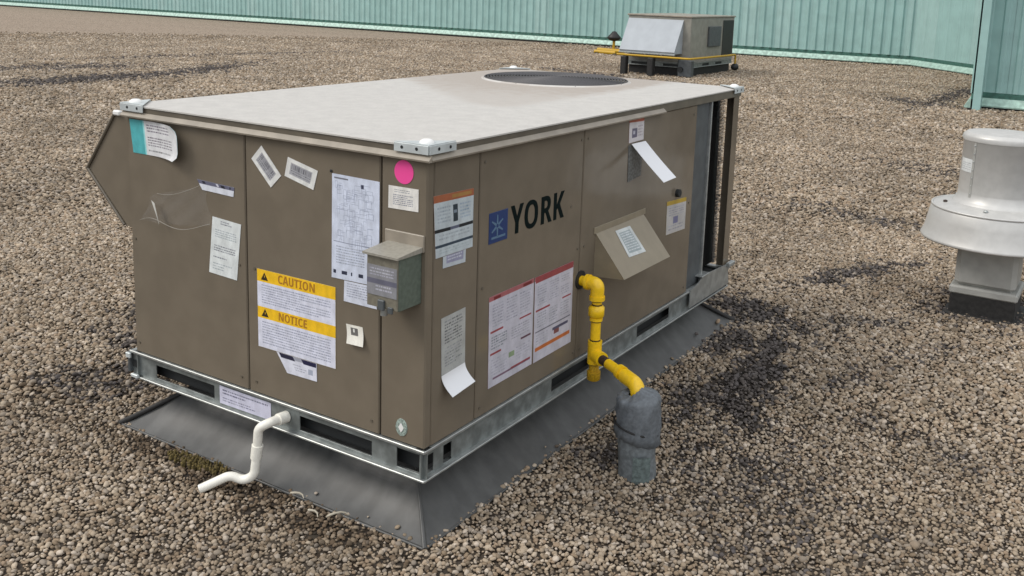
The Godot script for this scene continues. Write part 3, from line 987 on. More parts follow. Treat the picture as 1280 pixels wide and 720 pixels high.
func build_drain():
	var o = thing("drain_pipe", "white plastic condensate pipe bending from the front rail to the gravel", "pipe", Vector3(0, 0, 0))
	var p = [Vector3(-0.488, 0.043 + B, -0.03), Vector3(-0.494, 0.046 + B, 0.055), Vector3(-0.518, 0.030 + B, 0.068), Vector3(-0.526, -0.03 + B, 0.066), Vector3(-0.533, -0.112 + B, 0.072), Vector3(-0.562, -0.131 + B, 0.086), Vector3(-0.592, -0.115 + B, 0.104), Vector3(-0.645, -0.147 + B, 0.166)]
	obj("pipe", tube(mb(), fillet(p, 0.028, 7), 0.0128, 18), M.pvc, o)
	obj("coupling", tube(mb(), [Vector3(-0.525, -0.022 + B, 0.066), Vector3(-0.5305, -0.062 + B, 0.067)], 0.0158, 18), M.pvc, o)
	obj("coupling", tube(mb(), [Vector3(-0.489, 0.0435 + B, -0.008), Vector3(-0.4915, 0.0445 + B, 0.022)], 0.0165, 18), M.pvc, o)
	var dr = (p[-1] - p[-2]).normalized()
	obj("open_end", tube(mb(), [p[-1] - dr * 0.001, p[-1] + dr * 0.0012], 0.0095, 14), M.dark, o)

func build_gas():
	var o = thing("gas_pipe", "yellow gas pipe with tee running from the unit's side into a boot", "pipe", Vector3(0, 0, 0))
	var x = 0.06
	var z = -0.776
	var r = 0.0158
	var v = func(a, b, c): return Vector3(a, b + B, c)
	obj("stub", tube(mb(), [v.call(-0.004, 0.343, z), v.call(0.04, 0.343, z)], r, 16), M.yellow, o)
	obj("elbow", tube(mb(), fillet([v.call(0.026, 0.343, z), v.call(x, 0.343, z), v.call(x, 0.300, z)], 0.03, 7), 0.0215, 18), M.yellow, o)
	for q in [[v.call(0.02, 0.343, z), v.call(0.032, 0.343, z)], [v.call(x, 0.305, z), v.call(x, 0.292, z)]]:
		obj("collar", tube(mb(), q, 0.0245, 18), M.yellow, o)
	obj("riser", tube(mb(), [v.call(x, 0.31, z), v.call(x, 0.13, z)], r, 16), M.yellow, o)
	var un = mb()
	tube(un, [v.call(x, 0.275, z), v.call(x, 0.268, z), v.call(x, 0.243, z), v.call(x, 0.236, z)], [0.019, 0.026, 0.026, 0.019], 8)
	tube(un, [v.call(x, 0.236, z), v.call(x, 0.226, z)], 0.0205, 16)
	obj("union", un, M.yellow, o)
	obj("collar", tube(mb(), [v.call(x, 0.160, z), v.call(x, 0.147, z)], 0.0225, 18), M.yellow, o)
	var te = mb()
	tube(te, [v.call(x, 0.150, z), v.call(x, 0.086, z)], 0.0222, 18)
	tube(te, [v.call(x, 0.114, z), v.call(x + 0.04, 0.114, z + 0.024)], 0.0222, 18)
	obj("tee", te, M.yellow, o)
	obj("rusty_nipple", tube(mb(), [v.call(x + 0.03, 0.114, z + 0.018), v.call(x + 0.085, 0.113, z + 0.05)], 0.0150, 14), M.rust, o)
	obj("drip_leg", tube(mb(), [v.call(x, 0.09, z), v.call(x, 0.05, z)], r, 16), M.yellow_dirty, o)
	obj("cap", tube(mb(), [v.call(x, 0.060, z), v.call(x, 0.034, z), v.call(x, 0.030, z)], [0.0215, 0.0215, 0.017], 16), M.yellow_dirty, o)
	for y in [[0.2915, 0.287], [0.2795, 0.2755], [0.2255, 0.2215], [0.1645, 0.1605], [0.0855, 0.082]]:
		obj("thread", tube(mb(), [v.call(x, y[0], z), v.call(x, y[1], z)], r + 0.0006, 16), M.rust, o)
	var e = Vector3(0.262, 0.108 + B, -0.655)
	obj("run", tube(mb(), [v.call(x + 0.07, 0.1135, z + 0.041), e - Vector3(0.03, -0.002, 0.018)], r, 16), M.yellow, o)
	obj("collar", tube(mb(), [v.call(x + 0.125, 0.1125, z + 0.073), v.call(x + 0.14, 0.1122, z + 0.082)], 0.0225, 16), M.yellow, o)
	obj("elbow", tube(mb(), fillet([e - Vector3(0.05, -0.003, 0.03), e + Vector3(0.01, 0, 0.005), e + Vector3(0.018, -0.055, 0.008)], 0.04, 8), 0.0225, 18), M.yellow, o)

func build_boot():
	var c = Vector3(0.280, 0.0, -0.640)
	var o = thing("pipe_boot", "grey wrapped roof boot round the foot of the yellow gas pipe", "pipe boot", c)
	var n := FastNoiseLite.new()
	n.seed = 12
	n.frequency = 7.0
	var skin = func(st, prof, crump, tilt = 0.0):
		var N = 44
		var K = prof.size()
		var pt = func(i, k):
			var a = TAU * (i % N) / N
			var q = Vector3(cos(a), prof[k][1] * 8.0, -sin(a))
			var r = prof[k][0] * (1.0 + crump * n.get_noise_3d(q.x * 0.25, prof[k][1] * 2.0, q.z * 0.25) + crump * 0.5 * n.get_noise_3d(q.x * 0.8, prof[k][1] * 6.0, q.z * 0.8))
			return Vector3(cos(a) * r + prof[k][2], prof[k][1] + tilt * cos(a - 0.56) * (2.0 * k / (K - 1) - 1.0) + crump * 0.03 * n.get_noise_2d(q.x * 0.4 + 9.0, q.z * 0.4), -sin(a) * r)
		st.set_smooth_group(1)
		for k in K - 1:
			for i in N:
				quad(st, pt.call(i, k), pt.call(i + 1, k), pt.call(i + 1, k + 1), pt.call(i, k + 1))
		st.set_smooth_group(-1)
	var lo = mb()
	skin.call(lo, [[0.056, -0.02, 0.012], [0.055, 0.02, 0.010], [0.054, 0.06, 0.006], [0.056, 0.10, 0.002], [0.056, 0.15, 0.0]], 0.10)
	obj("sleeve", lo, M.boot, o)
	var hi = mb()
	skin.call(hi, [[0.057, 0.110, 0.002], [0.066, 0.116, 0.002], [0.068, 0.137, 0.002], [0.063, 0.165, 0.002], [0.068, 0.195, 0.002], [0.063, 0.215, 0.003], [0.066, 0.232, 0.002], [0.060, 0.244, 0.001], [0.047, 0.249, -0.002], [0.030, 0.250, -0.006], [0.018, 0.256, -0.010]], 0.2, 0.015)
	obj("wrap", hi, M.boot_dark, o)
	var bd = mb()
	var ring = []
	for k in 33:
		var a = TAU * k / 32
		ring.append(Vector3(cos(a) * 0.066, 0.150 - 0.016 * cos(a - 0.56), -sin(a) * 0.066))
	tube(bd, ring, 0.0032, 6, false)
	obj("crease_ring", bd, M.tar, o)  # dark ring paints the shade in the crease below the wrap
	var pa = mb()
	pa.set_smooth_group(1)
	for i in 8:
		var a0 = -1.35 + 0.85 * i / 8.0
		var a1 = -1.35 + 0.85 * (i + 1) / 8.0
		var p = func(a, y): return Vector3(cos(a) * 0.063 + 0.009, y, -sin(a) * 0.063)
		quad(pa, p.call(a0, 0.0), p.call(a1, 0.0), p.call(a1, 0.082), p.call(a0, 0.082))
	obj("patch", pa, M.patch, o)

# ---------------------------------------------------------------- exhaust ventilator at the right
func build_vent():
	var o = thing("roof_ventilator", "round pale metal roof exhaust fan with a flared skirt at the right edge", "roof ventilator", VENT)
	var cb = mb()
	bx(cb, Vector3(-0.136, -0.02, -0.136), Vector3(0.136, 0.106, 0.136), 0.006)
	obj("black_curb", cb, M.tar, o)
	var ft = mb()
	bx(ft, Vector3(-0.16, -0.01, -0.16), Vector3(0.16, 0.012, 0.16), 0.004)
	obj("curb_flashing", ft, M.tar, o)
	var fl = mb()
	bx(fl, Vector3(-0.142, 0.098, -0.142), Vector3(0.142, 0.137, 0.142), 0.008)
	obj("curb_cap", fl, M.alu_dirty, o)
	var nk = mb()
	bx(nk, Vector3(-0.127, 0.135, -0.127), Vector3(0.127, 0.345, 0.127), 0.02)
	obj("neck", nk, M.alu_dirty, o)
	obj("skirt", lathe(mb(), [[0.14, 0.515, 1], [0.19, 0.512, 1], [0.24, 0.502, 1], [0.268, 0.490, 2], [0.276, 0.475, 2], [0.285, 0.43, 2], [0.296, 0.375, 2], [0.306, 0.352, 3], [0.309, 0.345, 3], [0.306, 0.339, 3], [0.298, 0.341, 4], [0.17, 0.345, 4]], 72), M.alu, o)
	var bd = []
	for k in 73: bd.append(Vector3(cos(TAU * k / 72) * 0.270, 0.489, -sin(TAU * k / 72) * 0.270))
	obj("skirt_bead", tube(mb(), bd, 0.006, 8, false), M.alu, o)
	obj("motor_housing", lathe(mb(), [[0.188, 0.512, 1], [0.180, 0.522, 1], [0.172, 0.53, 1], [0.168, 0.56, 2], [0.166, 0.79, 2], [0.171, 0.795, 3], [0.172, 0.812, 3], [0.168, 0.82, 3], [0.155, 0.830, 4], [0.06, 0.838, 4], [0.0, 0.84, 4]], 56), M.alu, o)
	var rg = []
	for k in 57: rg.append(Vector3(cos(TAU * k / 56) * 0.170, 0.803, -sin(TAU * k / 56) * 0.138))
	obj("top_bead", tube(mb(), rg, 0.005, 8, false), M.alu, o)
	var im = canvas(64, 64, Color(0.85, 0.86, 0.86))
	rows(im, 0.1, 0.3, 0.9, 0.9, 4, Color(0.66, 0.67, 0.68), 111)
	var lb = mb()
	lb.set_smooth_group(1)
	for i in 6:
		var a0 = -2.72 + 0.5 * i / 6.0
		var a1 = -2.72 + 0.5 * (i + 1) / 6.0
		var p = [[a0, 0.655, i / 6.0, 1.0], [a1, 0.655, (i + 1) / 6.0, 1.0], [a1, 0.715, (i + 1) / 6.0, 0.0], [a0, 0.715, i / 6.0, 0.0]]
		for k in [0, 2, 1, 0, 3, 2]:
			lb.set_uv(Vector2(p[k][2], p[k][3]))
			lb.add_vertex(Vector3(cos(p[k][0]) * 0.1690, p[k][1], -sin(p[k][0]) * 0.1690))
	obj("label", lb, print_mat(im), o)
	var sa = -2.2
	var sd = Vector3(cos(sa), 0, -sin(sa))
	var st2 = Vector3(-sd.z, 0, sd.x)
	var sm = mb()
	prism(sm, [sd * 0.166 + st2 * 0.006 + Vector3(0, 0.545, 0), sd * 0.166 - st2 * 0.006 + Vector3(0, 0.545, 0), sd * 0.164 - st2 * 0.006 + Vector3(0, 0.79, 0), sd * 0.164 + st2 * 0.006 + Vector3(0, 0.79, 0)], sd * 0.0045)
	obj("seam", sm, M.alu_dirty, o)
	for k in 7:
		var rv = mb()
		lathe(rv, [[0.004, 0.0, 1], [0.003, 0.002, 1], [0.0, 0.003, 1]], 8)
		var ro = obj("rivet", rv, M.galv, o)
		ro.transform = Transform3D(Basis(st2, -PI / 2), sd * 0.1695 + Vector3(0, 0.56 + 0.036 * k, 0))
	for k in 6:
		var a = TAU * k / 6.0 + 0.45
		var s = mb()
		lathe(s, [[0.010, 0.0, 1], [0.009, 0.006, 1], [0.0, 0.009, 1]], 10, Vector3(cos(a) * 0.225, 0.506, -sin(a) * 0.225))
		obj("bolt", s, M.rust if k == 3 else M.galv, o)

# ---------------------------------------------------------------- green metal walls
var panel_mesh
var panel_alone
func corrugated(w, h, ribs, depth):
	var st = mb()
	var pts = [Vector2(0, 0)]
	var step = w / ribs
	for k in ribs:
		var x = step * k + step * 0.5
		pts.append_array([Vector2(x - 0.045, 0), Vector2(x - 0.024, depth), Vector2(x + 0.024, depth), Vector2(x + 0.045, 0)])
	pts.append(Vector2(w - 0.004, 0))
	for k in pts.size() - 1:
		var a = pts[k]
		var b = pts[k + 1]
		quad(st, Vector3(a.x, 0, a.y), Vector3(b.x, 0, b.y), Vector3(b.x, h, b.y), Vector3(a.x, h, a.y))
		quad(st, Vector3(a.x, 0, a.y - 0.003), Vector3(a.x, h, a.y - 0.003), Vector3(b.x, h, b.y - 0.003), Vector3(b.x, 0, b.y - 0.003))
	st.generate_normals()
	return st.commit()

func build_wall(p, q, label, depth, h = 2.35):
	var d = q - p
	var L = d.length()
	# own frame: x along the wall, z towards the roof side
	var o = thing("metal_wall", label, "wall", Vector3(p.x, 0, p.y), atan2(-d.y, d.x), "green metal walls round the roof")
	o.set_meta("kind", "thing")
	var w = 0.41
	var n = int(ceil(L / w))
	var mesh = corrugated(w, h, 2, depth)
	for k in n:
		var pn = put("panel", mesh, M[["wall", "wall_faded", "wall", "wall_deep"][hsh(k * 31 + int(L)) % 4]], o)
		pn.position = Vector3(k * w, 0.235, 0)
	box("backing", Vector3(0, 0.0, -0.12), Vector3(n * w, 0.235 + h, -0.02), M.wall, o, 0.004)
	box("recess_strip", Vector3(0, 0.16, -0.018), Vector3(n * w, 0.234, 0.004), M.wall_dark, o, 0.002)
	var fl = mb()
	prism(fl, [Vector3(0, 0.045, 0.0), Vector3(0, 0.045, 0.075), Vector3(0, 0.062, 0.08), Vector3(0, 0.16, 0.012), Vector3(0, 0.16, 0.0)], Vector3(n * w, 0, 0))
	obj("base_flashing", fl, M.wall_base, o)
	box("toe_strip", Vector3(0, -0.01, -0.02), Vector3(n * w, 0.044, 0.05), M.tar, o, 0.002)
	box("coping", Vector3(-0.01, 0.236 + h, -0.15), Vector3(n * w + 0.01, 0.30 + h, 0.08), M.wall_base, o, 0.006)

# ---------------------------------------------------------------- second unit far off
func build_far_unit():
	var c = Vector3(-5.07, 0, -13.5)
	var o = thing("rooftop_unit", "grey air conditioner far behind by the green wall, with a pale sloping hood", "air conditioner", c)
	box("curb", Vector3(-1.15, 0, -1.95), Vector3(-0.03, 0.16, -0.05), M.tar, o, 0.01)
	make_rail(o, 1.18, [[0.1, 0.4, 0.016, 0.058], [0.7, 0.98, 0.016, 0.058]], Transform3D(Basis.IDENTITY, Vector3(-1.18, 0.161, 0)))
	make_rail(o, 2.0, [[0.6, 0.9, 0.016, 0.058], [1.2, 1.5, 0.016, 0.058]], Transform3D(Basis(Vector3.UP, PI / 2), Vector3(0, 0.161, 0)))
	box("cabinet_core", Vector3(-1.16, 0.165, -1.98), Vector3(-0.02, 1.02, -0.03), M.dark, o)
	for q in [[-1.17, -0.62], [-0.616, -0.004]]:
		box("front_panel", Vector3(q[0], 0.25, -0.04), Vector3(q[1], 1.0, -0.004), M.far_paint, o, 0.004)
	for q in [[-0.045, -0.7], [-0.704, -1.4], [-1.404, -2.0]]:
		box("side_panel", Vector3(-0.04, 0.25, q[1]), Vector3(-0.004, 1.0, q[0]), M.far_paint, o, 0.004)
	box("top_cap", Vector3(-1.19, 1.002, -2.02), Vector3(0.012, 1.03, 0.012), M.paint_pale, o, 0.006)
	var h = mb()
	prism(h, [Vector3(-1.16, 0.40, 0.30), Vector3(-1.16, 0.43, 0.32), Vector3(-1.16, 0.96, 0.002), Vector3(-1.16, 0.40, 0.002)], Vector3(1.02, 0, 0))
	var ho = obj("intake_hood", h, M.hood_metal, o)
	box("hood_lip", Vector3(-1.17, 0.375, 0.29), Vector3(-0.13, 0.40, 0.325), M.galv, ho, 0.004)
	for x in [-1.0, -0.7, -0.4]:
		box("hood_strap", Vector3(x, 0.36, 0.18), Vector3(x + 0.03, 0.374, 0.30), M.galv, ho, 0.002)
	box("junction_box", Vector3(-0.13, 0.03, 0.05), Vector3(0.11, 0.30, 0.16), M.galv_dull, o, 0.006)
	box("box_leg", Vector3(-0.16, -0.01, 0.06), Vector3(-0.145, 0.34, 0.11), M.dark, o, 0.003)
	box("box_foot", Vector3(-0.12, -0.01, 0.06), Vector3(0.10, 0.028, 0.14), M.dark, o, 0.003)
	var kn = mb()
	disc(kn, Vector3(-0.08, 0.15, 0.16), Vector3(0, 0, 1), 0.045, 0.03, 16)
	obj("box_knob", kn, M.dark, o)
	box("access_hatch", Vector3(-0.004, 0.5, -1.3), Vector3(0.03, 0.85, -0.75), M.galv_dull, o, 0.006)
	box("coil_opening", Vector3(-0.003, 0.3, -1.96), Vector3(0.004, 0.95, -1.45), M.coil, o, 0.003)
	# yellow gas line in front of it
	var g = thing("gas_pipe", "yellow gas pipe along the foot of the far air conditioner", "pipe", Vector3.ZERO)
	obj("run", tube(mb(), fillet([Vector3(-6.25, 0.345, -13.14), Vector3(-4.9, 0.345, -13.14), Vector3(-4.86, 0.345, -15.0)], 0.08), 0.017, 12), M.yellow_dirty, g)
	obj("riser", tube(mb(), fillet([Vector3(-4.86, 0.345, -14.9), Vector3(-4.86, 0.345, -15.1), Vector3(-4.86, 0.12, -15.1)], 0.05), 0.017, 12), M.yellow_dirty, g)
	var vl = mb()
	lathe(vl, [[0.0, 0.0, 1], [0.05, 0.012, 1], [0.07, 0.05, 1], [0.07, 0.08, 1], [0.045, 0.12, 1], [0.0, 0.13, 1]], 18, Vector3(-4.86, 0.06, -15.1))
	obj("regulator", vl, M.dark, g)
	for x in [-6.1, -5.6]:
		box("support_block", Vector3(x - 0.05, 0, -13.2), Vector3(x + 0.05, 0.323, -13.08), M.tar, g, 0.01)
	# low yellow manifold further back
	var m = thing("gas_pipe", "short yellow gas pipe with dark regulator low in front of the green wall", "pipe", Vector3(-8.75, 0, -17.7))
	obj("run", tube(mb(), [Vector3(-0.32, 0.09, 0), Vector3(0.38, 0.09, 0.1)], 0.05, 14), M.yellow_dirty, m)
	obj("run", tube(mb(), [Vector3(-0.28, 0.06, 0.22), Vector3(0.26, 0.06, 0.25)], 0.045, 14), M.yellow_dirty, m)
	obj("riser", tube(mb(), [Vector3(0.1, 0.09, 0.05), Vector3(0.1, 0.36, 0.05)], 0.03, 12), M.yellow_dirty, m)
	obj("regulator", lathe(mb(), [[0.0, 0.30, 1], [0.10, 0.32, 1], [0.15, 0.37, 1], [0.15, 0.40, 1], [0.09, 0.46, 1], [0.04, 0.52, 1], [0.0, 0.53, 1]], 20, Vector3(0.1, 0, 0.05)), M.coil, m)
	for x in [-0.2, 0.25]: box("support_block", Vector3(x - 0.04, 0, -0.06), Vector3(x + 0.04, 0.05, 0.3), M.tar, m, 0.006)

# ---------------------------------------------------------------- gravel roof
var rn := FastNoiseLite.new()
# bitumen and damp showing through thin gravel: [x, z, half length, half width, direction, strength]
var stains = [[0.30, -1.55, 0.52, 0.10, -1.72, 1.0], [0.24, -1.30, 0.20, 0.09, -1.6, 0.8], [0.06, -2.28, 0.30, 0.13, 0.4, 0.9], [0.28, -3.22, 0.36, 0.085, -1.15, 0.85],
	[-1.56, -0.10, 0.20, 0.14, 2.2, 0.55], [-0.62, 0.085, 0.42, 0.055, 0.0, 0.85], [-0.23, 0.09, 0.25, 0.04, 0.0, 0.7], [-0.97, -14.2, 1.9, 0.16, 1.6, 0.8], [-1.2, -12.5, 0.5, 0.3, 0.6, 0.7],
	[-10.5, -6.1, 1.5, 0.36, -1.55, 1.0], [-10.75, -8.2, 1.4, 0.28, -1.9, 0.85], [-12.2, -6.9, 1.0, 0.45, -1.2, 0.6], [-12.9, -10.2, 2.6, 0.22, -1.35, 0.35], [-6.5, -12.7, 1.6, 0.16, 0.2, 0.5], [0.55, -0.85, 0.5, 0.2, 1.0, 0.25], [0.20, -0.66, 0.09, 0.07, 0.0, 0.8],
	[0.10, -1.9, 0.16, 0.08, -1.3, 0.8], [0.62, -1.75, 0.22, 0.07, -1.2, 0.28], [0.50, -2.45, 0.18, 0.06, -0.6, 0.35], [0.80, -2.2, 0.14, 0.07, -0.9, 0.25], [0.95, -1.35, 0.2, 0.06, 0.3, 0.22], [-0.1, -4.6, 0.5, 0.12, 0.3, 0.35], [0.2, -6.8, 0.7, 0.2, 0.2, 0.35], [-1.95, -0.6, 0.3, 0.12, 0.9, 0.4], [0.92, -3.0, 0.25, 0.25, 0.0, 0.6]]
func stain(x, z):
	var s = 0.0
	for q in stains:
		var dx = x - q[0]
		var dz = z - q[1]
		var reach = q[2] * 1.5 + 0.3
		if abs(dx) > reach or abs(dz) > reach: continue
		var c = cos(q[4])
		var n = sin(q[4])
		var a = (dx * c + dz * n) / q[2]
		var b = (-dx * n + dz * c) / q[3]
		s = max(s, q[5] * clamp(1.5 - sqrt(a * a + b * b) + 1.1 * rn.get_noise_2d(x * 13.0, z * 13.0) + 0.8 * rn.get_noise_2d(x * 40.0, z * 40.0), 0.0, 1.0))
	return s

func hsh(i):
	i = (i ^ 61) ^ (i >> 16)
	i = (i * 9) & 0xffffffff
	i = i ^ (i >> 4)
	i = (i * 0x27d4eb2d) & 0xffffffff
	return (i ^ (i >> 15)) & 0xffffffff

func stone_mesh(sub, sd, squash):
	var g := RandomNumberGenerator.new()
	g.seed = sd
	var n := FastNoiseLite.new()
	n.seed = sd
	n.frequency = 0.9
	var ph = (1.0 + sqrt(5.0)) / 2.0
	var v = []
	for q in [[-1, ph, 0], [1, ph, 0], [-1, -ph, 0], [1, -ph, 0], [0, -1, ph], [0, 1, ph], [0, -1, -ph], [0, 1, -ph], [ph, 0, -1], [ph, 0, 1], [-ph, 0, -1], [-ph, 0, 1]]:
		v.append(Vector3(q[0], q[1], q[2]).normalized())
	var f = [[0, 11, 5], [0, 5, 1], [0, 1, 7], [0, 7, 10], [0, 10, 11], [1, 5, 9], [5, 11, 4], [11, 10, 2], [10, 7, 6], [7, 1, 8], [3, 9, 4], [3, 4, 2], [3, 2, 6], [3, 6, 8], [3, 8, 9], [4, 9, 5], [2, 4, 11], [6, 2, 10], [8, 6, 7], [9, 8, 1]]
	var tris = []
	for t in f:
		if sub == 0: tris.append([v[t[0]], v[t[1]], v[t[2]]])
		else:
			var a = v[t[0]]
			var b = v[t[1]]
			var c = v[t[2]]
			var ab = (a + b).normalized()
			var bc = (b + c).normalized()
			var ca = (c + a).normalized()
			tris.append_array([[a, ab, ca], [ab, b, bc], [ca, bc, c], [ab, bc, ca]])
	var st := SurfaceTool.new()
	st.begin(Mesh.PRIMITIVE_TRIANGLES)
	st.set_smooth_group(1)
	var w = func(p):
		var k = 1.0 + 0.45 * n.get_noise_3d(p.x, p.y, p.z)
		var q = p * k
		q.x = clamp(q.x, -0.92, 0.86)
		q.z = clamp(q.z, -0.88, 0.95)
		return Vector3(q.x, q.y * squash, q.z)
	for t in tris: tri(st, w.call(t[0]), w.call(t[1]), w.call(t[2]))
	st.generate_normals()
	return st.commit()

func build_gravel():
	rn.seed = 4
	rn.frequency = 0.35
	rn.fractal_octaves = 4
	var palette = [Vector3(0.285, 0.232, 0.165), Vector3(0.34, 0.284, 0.208), Vector3(0.25, 0.204, 0.145), Vector3(0.275, 0.238, 0.186), Vector3(0.215, 0.168, 0.114), Vector3(0.385, 0.33, 0.25), Vector3(0.17, 0.138, 0.098), Vector3(0.26, 0.20, 0.138), Vector3(0.235, 0.205, 0.165), Vector3(0.31, 0.256, 0.188), Vector3(0.42, 0.37, 0.30), Vector3(0.14, 0.115, 0.088)]
	var m := StandardMaterial3D.new()
	m.vertex_color_use_as_albedo = true
	m.roughness = 0.8
	m.metallic_specular = 0.3
	var bands = [[0.0, 3.4, 0.0110, 0.0058, 1], [3.4, 6.5, 0.0135, 0.0075, 1], [6.5, 11.5, 0.0215, 0.0124, 0], [11.5, 23.5, 0.0310, 0.0176, 0]]
	var names = ["coarse tan and brown pebbles lying nearest the camera around the curb", "tan pebbles in the middle distance around and behind the tan unit", "tan pebbles lying well behind the unit and round the far stains", "farthest pale tan pebbles spreading up to the green wall"]
	for bi in bands.size():
		var bd = bands[bi]
		var buf := PackedFloat32Array()
		var step = bd[2]
		var ext = bd[1] * 1.1
		var i0 = int((CAM.x - ext) / step)
		var i1 = int((CAM.x + ext) / step)
		var j0 = int((CAM.z - ext) / step)
		var j1 = int((CAM.z + 1.0) / step)
		var fw = Vector2(-cam_basis.z.x, -cam_basis.z.z).normalized()
		var rt = Vector2(-fw.y, fw.x)
		for j in range(j0, j1):
			for i in range(i0, i1):
				var h = hsh(i * 73856093 + j * 19349663 + bi * 977)
				var x = (i + 0.5 + ((h & 255) / 255.0 - 0.5) * 0.95) * step
				var z = (j + 0.5 + (((h >> 8) & 255) / 255.0 - 0.5) * 0.95) * step
				var d = Vector2(x - CAM.x, z - CAM.z)
				var dist = d.length()
				if dist > bd[1] * 1.1 or dist < bd[0] * 0.9: continue
				var dj = dist * (1.0 + 0.18 * ((hsh(h ^ 0x5bd1) & 255) / 255.0 - 0.5))
				if dj < bd[0] or dj >= bd[1]: continue
				var fwd = d.dot(fw)
				if fwd < 0.9 or abs(d.dot(rt)) > fwd * 0.60 + 0.55: continue
				if z < -20.4: continue
				var inset = min(min(x + W + 0.04, 0.027 - x), min(0.027 - z, z + D + 0.025))
				if inset > (0.034 if (h & 63) == 5 else 0.010 * ((h >> 4) & 15) / 15.0): continue
				if Vector2(x - 0.293, z + 0.638).length() < 0.05: continue
				if abs(x - VENT.x) < 0.13 and abs(z - VENT.z) < 0.13: continue
				var h2 = hsh(h + 12345)
				var h3 = hsh(h2 + 777)
				var h4 = hsh(h3 + 31)
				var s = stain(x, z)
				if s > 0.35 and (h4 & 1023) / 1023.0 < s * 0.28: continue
				var size = bd[3] * (0.55 + 0.88 * pow((h2 & 255) / 255.0, 1.6))
				if (h4 & 127) == 3: size *= 1.45
				var col = palette[((h3 & 255) * 11) / 255] if (h3 & 7) != 0 else palette[(h3 >> 8) % 12]
				var big = rn.get_noise_2d(x * 2.2, z * 2.2)
				var big2 = rn.get_noise_2d(x * 7.0 + 50.0, z * 7.0)
				var br = (1.0 + 0.30 * big + 0.18 * big2) * (0.9 + 0.2 * ((h3 >> 16) & 255) / 255.0)
				col = col * br * Vector3(1.0, 0.965, 0.965)
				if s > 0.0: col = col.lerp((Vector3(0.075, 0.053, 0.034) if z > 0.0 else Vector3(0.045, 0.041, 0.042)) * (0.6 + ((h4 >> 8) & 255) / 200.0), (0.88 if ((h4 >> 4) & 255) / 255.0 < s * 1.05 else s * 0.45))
				var ay = TAU * ((h2 >> 8) & 255) / 255.0
				var tl = (((h2 >> 16) & 255) / 255.0 - 0.5) * 1.6
				var t2 = ((h3 & 127) / 127.0 - 0.5) * 1.2
				var b = Basis.from_euler(Vector3(tl, ay, t2))
				var sx = size * (0.85 + 0.5 * ((h4 >> 16) & 255) / 255.0)
				var sy = size * (0.7 + 0.35 * ((h2 >> 24) & 127) / 127.0)
				var y = max(0.0, inset) * 0.95 + size * 0.25 + ((h >> 16) & 255) / 255.0 * bd[3] * 0.9 + 0.004 * big
				buf.append_array(PackedFloat32Array([b.x.x * sx, b.y.x * sy, b.z.x * size, x, b.x.y * sx, b.y.y * sy, b.z.y * size, y, b.x.z * sx, b.y.z * sy, b.z.z * size, z, col.x, col.y, col.z, 1.0]))
		var mm := MultiMesh.new()
		mm.transform_format = MultiMesh.TRANSFORM_3D
		mm.use_colors = true
		mm.mesh = stone_mesh(bd[4], 3 + bi, 0.74)
		mm.instance_count = buf.size() / 16
		mm.buffer = buf
		print("stones ", buf.size() / 16)
		var o := MultiMeshInstance3D.new()
		o.name = numbered("gravel")
		o.multimesh = mm
		o.material_override = m
		add_child(o)
		tag(o, names[bi], "gravel", "", "stuff")

